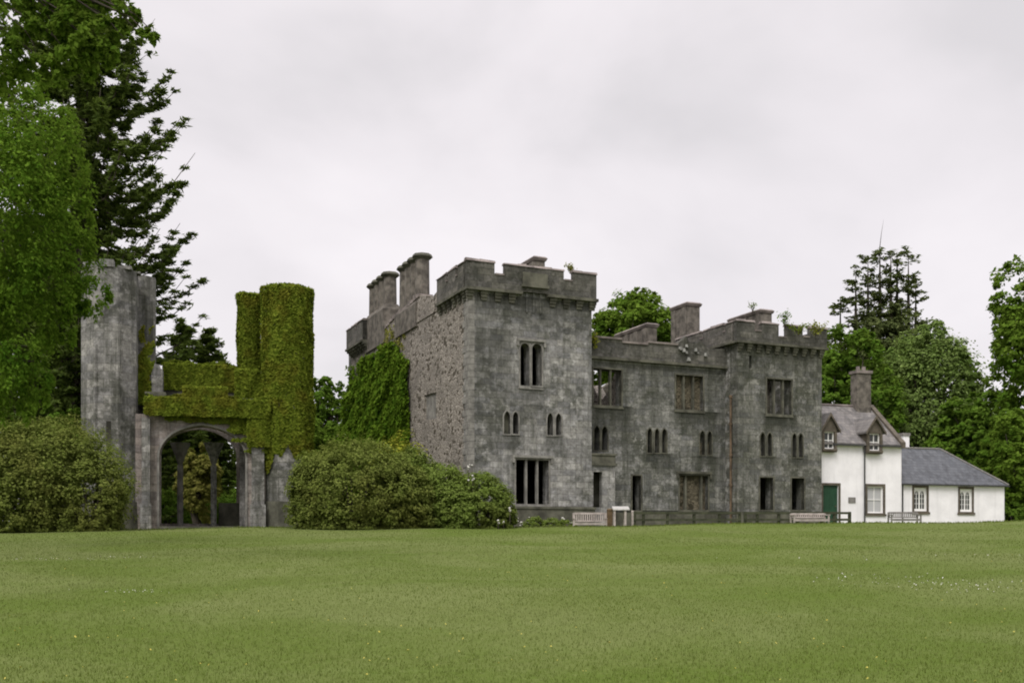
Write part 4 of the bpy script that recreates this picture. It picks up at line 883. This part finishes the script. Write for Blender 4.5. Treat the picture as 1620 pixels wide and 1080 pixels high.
def dormer(px0, px1, py0, py1, apx, apy):
    rc = HS.rect(px0, px1, py0, py1, 0); a0, a1 = rc[0][0], rc[1][0]; z0, z1 = rc[0][1], rc[2][1]; m_ = .18; am = (a0+a1)/2; zp_ = HS.z(apy, am, 0)
    mb = MB(); mb.panel([(a0-m_,z0-.2),(a1+m_,z0-.2),(a1+m_,z1+.15),(am,zp_),(a0-m_,z1+.15)], [rc], .287, fr(-.29))
    sl_ = (rz_-hz)/(DW/2+k); back = lambda z: (z-hz)/sl_ - k + .05
    for x in (a0-m_, a1+m_-.1): mb.add([(x,-.001,hz-.2),(x+.1,-.001,hz-.2),(x+.1,-.001,z1+.15),(x,-.001,z1+.15),(x,back(z1+.15)+.3,z1+.15),(x+.1,back(z1+.15)+.3,z1+.15)], [(0,1,2,3),(0,3,4),(1,5,2),(2,5,4,3),(0,4,5,1)])
    dm = mb.build('dormer', M['brown_trim'], house)
    q = MB(); o = .42
    bz = back(zp_)+.2
    for s_, x in ((-1,a0-m_-.16),(1,a1+m_+.16)):
        ze = z1+.02
        q.hexa([(am,-o,zp_-.05),(x,-o,ze-.05),(x,back(ze)+.25,ze-.05),(am,bz,zp_-.05),(am,-o,zp_+.07),(x,-o,ze+.07),(x,back(ze)+.25,ze+.07),(am,bz,zp_+.07)])
    q.build('dormer_roof', M['slate_g'], dm)
    q = MB()
    for x in (a0-m_-.17, a1+m_+.17): q.hexa([(am,-o-.05,zp_-.13),(x,-o-.05,z1-.1),(x,-o-.003,z1-.1),(am,-o-.003,zp_-.13),(am,-o-.05,zp_+.06),(x,-o-.05,z1+.07),(x,-o-.003,z1+.07),(am,-o-.003,zp_+.06)])
    q.build('bargeboard', M['brown_trim'], dm)
    w = sash(dm, HS, rc, -.275, 2, 2, 'glass', .1)
dormer(1300, 1316, 683, 710, 1303, 655); dormer(1371, 1388, 686, 713, 1379, 660)
mb = MB(); ax = HS.a(1368,-.12); mb.tube([(ax,-.12,ZB),(ax,-.12,hz-.17)], .05, 8); mb.build('downpipe', M['lead'], house)
mb = MB(); mb.box(HS.a(1342),HS.a(1353),-.04,-.002,HS.z(795,2,0),HS.z(786,2,0)); mb.build('wall_plaque', M['wood_grey'], house)
CS = Frame(*at(1427, 0, 67.9)[:2], 18.0)
cot = empty('white_cottage', (CS.x, CS.y, 0), CS.t, 'low single storey white cottage with hipped dark slate roof beside the house', 'cottage')
cE = CS.a(1589); cz = CS.z(766, 4, 0); cw = [CS.rect(1446,1466,771,808,0), CS.rect(1518.5,1537.5,773,809,0)]; CD = 5.4; crz = CS.z(708, 1.5, CD/2)
mb = MB(); mb.panel([(-.4,ZB),(cE,ZB),(cE,cz),(-.4,cz)], cw, .4, fr(0)); mb.box(cE-.4,cE-.001,.402,CD,ZB,cz); mb.box(-.4,cE-.4,CD-.4,CD,ZB,cz); mb.build('wall', M['white'], cot)
rE = CS.a(1487, CD/2); k = .18
mb = MB(); mb.add([(-.4,-k,cz),(cE+k,-k,cz),(cE+k,CD+k,cz),(-.4,CD+k,cz),(-.4,CD/2,crz),(rE,CD/2,crz)], [(0,1,5,4),(1,2,5),(2,3,4,5),(0,4,3),(3,2,1,0)]); croof = mb.build('roof', M['slate_d'], cot)
mb = MB(); mb.tube([(-.4,CD/2,crz+.02),(rE,CD/2,crz+.02),(cE+k,-k,cz+.03)], .07, 8); mb.tube([(rE,CD/2,crz+.02),(cE+k,CD+k,cz+.03)], .07, 8); mb.build('ridge', M['wood_grey'], croof)
mb = MB(); mb.box(-.3,cE+k+.04,-k-.09,-k-.002,cz-.1,cz-.01); mb.build('gutter', M['lead'], cot)
mb = MB(); mb.tube([(CS.a(1429.5,-.3),-.22,cz-.05),(CS.a(1428.5,-.1),-.08,cz-.5),(CS.a(1428.5,-.1),-.08,ZB)], .045, 8); mb.build('downpipe', M['lead'], cot)
q0, q1 = CS.a(1426,3.2), CS.a(1435.5,3.2); cz3 = CS.z(683,0,3.2)
mb = MB(); mb.box(q0,q1,3.0,3.7,crz-1,cz3-.2); chh = mb.build('chimney', M['white'], cot); mb = MB(); mb.box(q0-.06,q1+.06,2.94,3.76,cz3-.198,cz3); mb.build('chimney_cap', M['wood_grey'], chh)
for rc in cw:                                           # twin pointed lights in a white frame
    a0, a1 = rc[0][0], rc[1][0]; z0, z1 = rc[0][1], rc[2][1]; w_ = a1-a0; hh = z1-z0
    mb = MB(); mb.box(a0+.004, a1-.004, .16, .18, z0+.004, z1-.004); w = mb.build('window', M['glass'], cot)
    hl = [opening(a0+w_*(.10+.44*i), a0+w_*(.46+.44*i), z0+hh*.1, z1-hh*.12, .9) for i in (0,1)]
    mb = MB(); mb.panel(rc, hl, .05, fr(.10))
    for i in (0,1):
        xm = a0+w_*(.28+.44*i); mb.box(xm-.016, xm+.016, .12, .145, z0+hh*.1, z1-hh*.14)
        for f in (.32,.54,.74): mb.box(a0+w_*(.10+.44*i), a0+w_*(.46+.44*i), .121, .146, z0+hh*f-.013, z0+hh*f+.013)
    mb.build('window_frame', M['white_paint'], w)
    mb = MB(); mb.panel(grow(rc,.15), [rc], .06, fr(-.03)); mb.box(a0-.22, a1+.22, -.08, -.031, z0-.2, z0-.06); mb.build('margin', M['brown_trim'], w)

# ------------------------------------------------------------------ benches, fences, panel
def bench(px, py_top, Y, wpx, mat, label, rz=0.0, arm_only=False):
    p = at(px, 0, Y); base = gz(p.x, Y); r_ = empty('park_bench', (p.x, Y, base), rz, label, 'bench', 'benches along the castle front'); w = wpx/F*Y
    zt_ = at(px, py_top, Y).z - base
    for s_ in (-1, 1):
        q = MB(); q.box(s_*w/2-.035, s_*w/2+.035, .22, .29, 0, zt_-.02); q.build('leg', M[mat], r_)
        q = MB(); q.box(s_*w/2-.035, s_*w/2+.035, -.28, -.21, 0, .62); q.build('leg', M[mat], r_)
        q = MB(); q.box(s_*w/2-.05, s_*w/2+.05, -.32, .218, .622, .67); q.build('armrest', M[mat], r_)
    q = MB(); [q.box(-w/2+.037, w/2-.037, y, y+.075, .41, .445) for y in (-.27,-.17,-.07,.03,.13)]; q.box(-w/2+.036, w/2-.036, -.26, -.225, .33, .408); q.build('seat', M[mat], r_)
    q = MB(); q.box(-w/2+.036, w/2-.036, .225, .28, zt_-.1, zt_); q.box(-w/2+.036, w/2-.036, .228, .277, .5, .56)
    nn_ = int(w/.105)
    for i in range(nn_): x = -w/2+.06+(w-.12)*i/(nn_-1); q.box(x-.028, x+.028, .238, .266, .562, zt_-.102)
    q.build('backrest', M[mat], r_); return r_
bench(933.5, 810, 51.6, 52, 'wood_pale', 'pale slatted wooden bench before the tall tower, beside the white topped panel')
bench(1281, 811, 52.2, 56, 'wood_pale', 'pale wooden bench by the dark fence, before the end tower doorways', R(5))
bench(1431, 809, 57.0, 46, 'wood_grey', 'greyer wooden bench against the white house and cottage')
def fence(x0, x1, Y0, Y1, py, posts, label):
    p0, p1 = at(x0,0,Y0), at(x1,0,Y1); base = (p0.x, p0.y, gz(p0.x,p0.y)); r_ = empty('rail_fence', base, 0, label, 'fence', 'timber rail fences before the castle')
    def pt(px): 
        t = (px-x0)/(x1-x0); Y = Y0+(Y1-Y0)*t; q = at(px, py, Y); return q
    for px in posts:
        q = pt(px); mb = MB(); x, y, z = q.x-base[0], q.y-base[1], q.z-base[2]; mb.box(x-.07, x+.07, y-.07, y+.07, -.3, z); mb.build('post', M['wood_dark'], r_)
    for f in (.07, .42):
        mb = MB(); a_, b_ = pt(x0), pt(x1)
        c_ = [(a_.x, a_.y, a_.z-f), (b_.x, b_.y, b_.z-f)]
        mb.hexa([(c_[i][0]-base[0], c_[i][1]-base[1]+o, c_[i][2]-base[2]+h) for h in (-.06,.06) for i, o in ((0,-.11),(1,-.11),(1,-.072),(0,-.072))]); mb.build('rail', M['wood_dark'], r_)
    return r_
fence(1003, 1171, 53.0, 54.0, 809, [1004,1018,1056,1098,1138,1170], 'dark mossy rail fence between the white topped panel and the rusty downpipe')
fence(1178, 1345, 54.0, 55.0, 809, [1179,1198,1232,1262,1300,1320,1344], 'dark mossy rail fence from the rusty downpipe past the green door')
p = at(982, 0, 51.2); base = (p.x, p.y, gz(p.x, p.y)); ip = empty('information_panel', base, 0, 'sloping white topped information panel on timber legs beside the pale bench', 'information panel')
hz_ = at(982, 803, 51.2).z - base[2]; w = 26/F*51.2
mb = MB(); mb.hexa([(-w/2,-.3,hz_-.12),(w/2,-.3,hz_-.12),(w/2,.3,hz_+.03),(-w/2,.3,hz_+.03),(-w/2,-.3,hz_-.07),(w/2,-.3,hz_-.07),(w/2,.3,hz_+.09),(-w/2,.3,hz_+.09)]); mb.build('panel_top', M['panel'], ip)
for x, y in ((-w/2+.08,-.2),(-w/2+.08,.2),(w/2-.2,-.2),(w/2-.2,.2)):
    mb = MB(); mb.box(x-.05, x+.05, y-.05, y+.05, -.1, hz_-.1+(y+.2)*.3); mb.build('leg', M['wood_pale'], ip)
p = at(964.5, 0, 51.4); mb = MB(); h_ = at(964, 804, 51.4).z - gz(p.x,p.y)
mb.box(-.13,.13,-.13,.13,-.1,h_-.08); mb.hexa([(x,y,z) for z, k in ((h_-.078,.16),(h_,.08)) for x, y in ((-k,-k),(k,-k),(k,k),(-k,k))])
o = mb.build('timber_post', M['wood_brown']); o.location = (p.x,p.y,gz(p.x,p.y)); tag(o, 'short thick brown timber post between the pale bench and the panel', 'post')
p = at(1000.5, 0, 51.6); mb = MB(); h_ = at(1000, 808, 51.6).z - gz(p.x,p.y); mb.box(-.05,.05,-.05,.05,-.1,h_-.03); mb.prism(0,0,.075,.03,h_-.029,h_+.03,8)
o = mb.build('timber_post', M['wood_pale']); o.location = (p.x,p.y,gz(p.x,p.y)); tag(o, 'slim pale timber post just beyond the white topped panel', 'post')

# ------------------------------------------------------------------ shrubs
bush('rhododendron_bush', [(80,47.5,116,668),(20,46.5,100,672),(138,46.5,56,716)], G_rho, 'huge rounded rhododendron below the bare left gateway tower', 2000, 52, .13, 31, cl=.16)
bush('rhododendron_bush', [(560,47.5,98,698),(515,47,56,722),(625,47.5,62,730)], G_rho, 'big domed rhododendron right of the ivy tower', 1500, 52, .125, 32, cl=.165)
bush('laurel_bush', [(690,49.2,64,738),(650,49.5,50,712)], G_rho2, 'mid green spreading bush between the domed rhododendron and the tower', 950, 48, .13, 33, cl=.2)
bush('laurel_bush', [(755,48.6,54,752),(720,48.2,45,768),(790,48.2,26,792)], G_rho2, 'lower mounded bush with pale blooms at the foot of the tall tower', 950, 48, .125, 34, cl=.2)
bush('yellow_shrub', [(640,52.5,36,690),(606,52.8,28,702)], G_yel, 'yellow green shrub at the foot of the rubble side wall', 260, 34, .16, 35, cl=.3, cat='shrub')
def bloom(name, pts, n_, sp_, r, label, seed, mat='petal', cat='flowers'):
    g = np.random.default_rng(seed); mb = MB(); p0 = at(*pts[0]); base = (p0.x, p0.y, gz(p0.x,p0.y))
    st = MB(); root = empty(name, base, 0, label, cat)
    for px, py, Y in pts:
        c_ = at(px, py, Y)
        for i in range(n_):
            q = c_ + Vector(g.normal(0, sp_, 3)); s_ = r*(.6+.8*g.random()); x, y, z = q.x-base[0], q.y-base[1], q.z-base[2]
            mb.prism(x, y, s_*.5, s_, z, z+s_*.7, 6); mb.prism(x, y, s_, s_*.3, z+s_*.702, z+s_*1.2, 6); st.tube([(x, y+.05, max(-.05,z-.55)), (x, y, z)], .008, 4)
    mb.build('blossom', M[mat], root); tag(st.build('stem', M['bark'], root), kind='stuff'); return root
bloom('pale_flower_heads', [(742,738,47.6),(748,758,47.4),(806,808,47.2),(793,826,47.0)], 5, .07, .05, 'creamy flower heads poking from the bush by the tower corner', 3)
bloom('white_flowers', [(822,826,54.3),(830,828,54.3),(838,826,54.3),(857,828,54.3),(872,826,54.4),(890,828,54.4),(905,828,54.5)], 6, .12, .06, 'white garden flowers along the plinth of the tall tower', 4)
bush('flower_bed', [(845,54.1,16,818),(872,54.2,18,820),(896,54.2,14,820)], G_rho2, 'low leafy flower bed under the big three light window', 200, 26, .1, 36, cl=.3, cat='flower bed')
# plants rooted in the masonry
def tuft(px, py, Y, h, n_, mat, label, seed, spread=.5, ls=.16):
    g = np.random.default_rng(seed); p = at(px, py, Y); root = empty('wall_plant', p, 0, label, 'wall plant'); mb = MB(); P = []
    for i in range(5):
        az = g.random()*math.tau; e_ = (spread*h*math.cos(az)*g.random(), spread*h*math.sin(az)*g.random(), h*(.6+.4*g.random())); mb.tube([(0,0,-.1),(e_[0]*.4,e_[1]*.4,e_[2]*.5),e_], [.02,.014,.006], 4); P.append(e_)
    P = np.array(P); k = g.integers(0,5,n_); t_ = g.random((n_,1))**.5; C = P[k]*t_ + g.normal(0,.12*h,(n_,3)); s_ = ls*(.6+.8*g.random(n_))
    leaves_obj('foliage', leaf_np(C, unit(g.normal(0,.6,(n_,3))+np.array([0,-.3,.8])), g.normal(0,1,(n_,3)), s_, s_*.55), mat, root); mb.build('stem', M['bark'], root); return root
tuft(904, 432, 58.5, .55, 220, G_brn, 'round brown tuft on the right of the tall tower battlement', 1, .6, .12)
tuft(941, 548, 59.0, .9, 160, G_yel, 'yellow green sapling sprouting on the range parapet beside the tall tower', 2, .3)
tuft(1191, 492, 67, .7, 60, G_oak, 'thin sapling on the end tower chimney', 3, .8, .14)
tuft(1241, 516, 63, 1.0, 180, G_mid, 'small upright sapling in the end tower battlement', 4, .25, .14)
tuft(1263, 528, 62.6, .75, 240, G_ivy2, 'olive tuft spilling over a merlon of the end tower', 5, .9, .14)
tuft(1290, 530, 63.3, .8, 240, G_yel, 'yellowish tuft on the last merlon of the end tower', 6, .9, .14)

# ------------------------------------------------------------------ trees
broadleaf('broadleaf_tree', 1000, 468, 640, 80, 88, G_oak, 'leafy green tree rising behind the middle of the castle', nb=22, ncl=1000, per=34, ls=.36, seed=41, br=.36, low=-.4)
broadleaf('broadleaf_tree', 522, 596, 760, 30, 96, G_mid, 'slim distant tree in the gap between gateway and castle', nb=10, ncl=320, per=34, ls=.36, seed=42)
broadleaf('broadleaf_tree', 505, 655, 815, 50, 84, G_oak, 'low leafy tree behind the domed rhododendron', nb=10, ncl=420, per=34, ls=.32, seed=43)
broadleaf('broadleaf_tree', 1340, 528, 780, 66, 86, G_mid, 'round green tree behind the white house chimney', nb=18, ncl=850, per=34, ls=.36, seed=44, br=.4)
broadleaf('broadleaf_tree', 1468, 521, 800, 88, 90, G_dome, 'broad pale domed tree behind the white cottage', nb=46, ncl=2600, per=40, ls=.26, seed=45, br=.36, low=-.7, cl=.24, dome=True)
broadleaf('broadleaf_tree', 1545, 622, 815, 62, 82, G_mid, 'mid green tree behind the hipped end of the cottage', nb=20, ncl=1000, per=34, ls=.36, seed=46, br=.36, low=-.9)
broadleaf('broadleaf_tree', 1664, 352, 800, 92, 78, G_oak, 'tall bright green tree at the right edge', nb=22, ncl=1300, per=36, ls=.34, seed=47, br=.3, low=-.85, cl=.3)
broadleaf('broadleaf_tree', 1606, 650, 835, 50, 74, G_oak, 'bushy lower tree under the tall right edge tree', nb=14, ncl=700, per=34, ls=.3, seed=48, low=-.9)
bush('clipped_hedge', [(1606,73,22,794),(1640,73,30,792)], G_mid, 'dark green hedge right of the cottage wall', 260, 32, .18, 37, cat='hedge', cl=.25)
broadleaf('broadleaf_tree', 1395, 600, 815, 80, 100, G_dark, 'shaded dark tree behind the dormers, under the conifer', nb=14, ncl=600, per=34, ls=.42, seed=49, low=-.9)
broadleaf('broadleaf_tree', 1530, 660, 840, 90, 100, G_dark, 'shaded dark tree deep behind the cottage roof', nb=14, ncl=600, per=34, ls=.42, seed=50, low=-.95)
st_ = [(0,0,1,.55,.52),(-1.0,.3,.955,.5,.5),(-2.3,-.2,.91,.55,.5),(-3.6,.2,.82,.5,.5),(.9,-.3,.975,.5,.52),(1.7,.3,.98,.55,.5),(2.6,-.1,.965,.7,.45),(3.4,.2,.88,.9,.36),(-4.9,0,.70,.4,.55),(2.2,0,.72,1.35,.3)]
conifer('old_conifer', 1392, 388, 96, G_con2, 'dark many stemmed old conifer with bare upper stems behind the house', 3.6, 51, mn=.28, nwh=16, nper=4, ls=.52, wd=.2, dens=3.2, droop=.10, up=.3, stems=st_, dead=.16, shape=.5, n_per=7,
        mass=[(1395,540,46,42),(1372,560,40,40),(1420,530,42,44),(1400,505,30,34),(1430,570,40,40),(1355,590,36,36),(1400,590,60,50),(1385,515,26,26)])
bush('undergrowth_bush', [(262,74,40,770),(320,75,44,778),(380,74,40,772)], G_mid, 'leafy undergrowth along the ground beyond the gateway arch', 500, 34, .2, 66, cl=.25)
conifer('fir_tree', 128, -90, 68, G_con, 'towering dark fir behind the bare left gateway tower', 10.4, 53, cap=5.7, nwh=62, nper=10, n_per=24, ls=.46, wd=.15, dens=2.9, droop=.38, up=.35, shape=.62, irr=.4)
conifer('fir_tree', 330, 519, 82, G_con, 'small dark fir seen over the ivy wall of the gateway', 2.9, 54, nwh=40, nper=8, ls=.5, wd=.2, dens=4.5, shape=.7, n_per=11)
conifer('fir_tree', 288, 505, 80, G_con, 'young dark fir beside the turret of the bare gateway tower', 2.9, 55, nwh=38, nper=8, ls=.5, wd=.2, dens=4.5, shape=.7, n_per=11)
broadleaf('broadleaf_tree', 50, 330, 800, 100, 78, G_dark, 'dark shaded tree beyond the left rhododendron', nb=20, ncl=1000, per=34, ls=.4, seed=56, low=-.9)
broadleaf('broadleaf_tree', 105, 640, 820, 46, 62, G_mid, 'leafy green sapling behind the left rhododendron', nb=9, ncl=300, per=34, ls=.26, seed=57, low=-.9)
broadleaf('broadleaf_tree', 312, 700, 832, 34, 66.5, G_brn, 'brownish shrubby tree seen through the gateway arch', nb=9, ncl=360, per=34, ls=.24, seed=58, low=-.9)
broadleaf('broadleaf_tree', 300, 655, 850, 95, 90, G_mid, 'dark wood edge tree framed deep inside the gateway arch', nb=14, ncl=700, per=34, ls=.36, seed=59, low=-.95)
# near trees at the left edge, trunks outside the frame
def drooping_tree(name, tx, Y, H, mat, label, branches, ls, per, seed, cl, hang, crr=.3, extra=()):
    g = np.random.default_rng(seed); base = (tx, Y, gz(tx,Y)-.1); root = empty(name, base, 0, label, 'tree'); mb = MB(); L = []
    mb.tube([(0,0,0),(.1,0,H*.15),(0,.1,H*.4),(.2,0,H*.7),(.1,.1,H)], [.5,.38,.3,.18,.04], 10)
    for (px, py, yy, rpx, rz) in branches:
        q = at(px, py, yy); r = rpx/F*yy; e_ = (q.x-base[0], q.y-base[1], q.z-base[2]); z0 = min(H*.9, max(1.5, e_[2]+.5)); 
        jj = g.normal(0, .35, 4); m0 = (e_[0]*.5+jj[0], e_[1]*.5+jj[1], max(z0, e_[2]) + 1.6 + jj[2]); mb.tube([(0,0,z0), (e_[0]*.25, e_[1]*.25, (z0+m0[2])/2+.3), m0, (e_[0]*.8, e_[1]*.8, max(e_[2]+.9, m0[2]*.5+e_[2]*.5)), (e_[0]*.96, e_[1]*.96, e_[2]+.3), (e_[0], e_[1], e_[2]-.1)], [.05,.042,.03,.02,.012,.005], 6)
        L.append((*e_, r, r, r*rz))
    V = []
    V.append(clumped(L, int(sum(q[3]*q[5] for q in L)*cl), per, ls, g, crr, hang))
    sm = [q for q in L if q[3] < .27]
    if sm: V.append(clumped(sm, 7*len(sm), 16, ls, g, .55, hang))
    leaves_obj('crown', np.concatenate(V), mat, root); mb.build('trunk', M['bark'], root, True); return root
brs = [(50,200,30,62,.9),(20,290,29,70,1),(85,260,31,50,1.1),(105,330,31,44,1.2),(60,360,30,60,1.1),(10,400,29,60,1.2),(115,400,31,42,1.1),(80,450,30.5,52,1),(140,455,31,34,.8),(40,500,30,46,1.3),(10,560,29,42,1.6),(60,600,30,28,1.3),(20,620,29,30,1.3),(-30,300,29,90,1.6),(-40,550,29,60,1.6),(95,510,31,30,1.2),(30,150,30,46,.8)]
drooping_tree('drooping_tree', -18.5, 30.5, 19, G_lime, 'bright green drooping tree filling the left edge', brs, .11, 84, 61, 33, 1.1, .27)
br2 = [(20,25,19,40,.8),(75,10,19.5,38,.9),(118,8,19.4,34,.9),(125,45,19,30,1.0),(60,70,19,40,.9),(150,0,19.5,34,.8),(105,75,19,28,1.1),(155,52,19.2,22,1.2),(172,80,19.3,15,1.2),(10,85,19,36,.9),(85,115,19,24,1.1),(135,100,19.2,18,1.2),(192,15,19.2,14,.9),(215,18,19.2,8,1.1),(204,62,19.2,8,1.0),(238,54,19.2,11,.7),(247,50,19.2,6,.7),(222,48,19.2,6,.8),(184,45,19.3,12,1.2),(-40,60,19,60,1.4),(40,-30,19.5,60,.8),(110,-35,19.5,60,.8),(170,-30,19.5,40,.8),(150,75,19.1,14,1.5),(95,45,19.3,30,1.0)]
drooping_tree('lime_tree', -15.5, 19, 15.5, G_near, 'near broadleaf boughs hanging into the top left corner', br2, .11, 34, 62, 135, .5, .3)
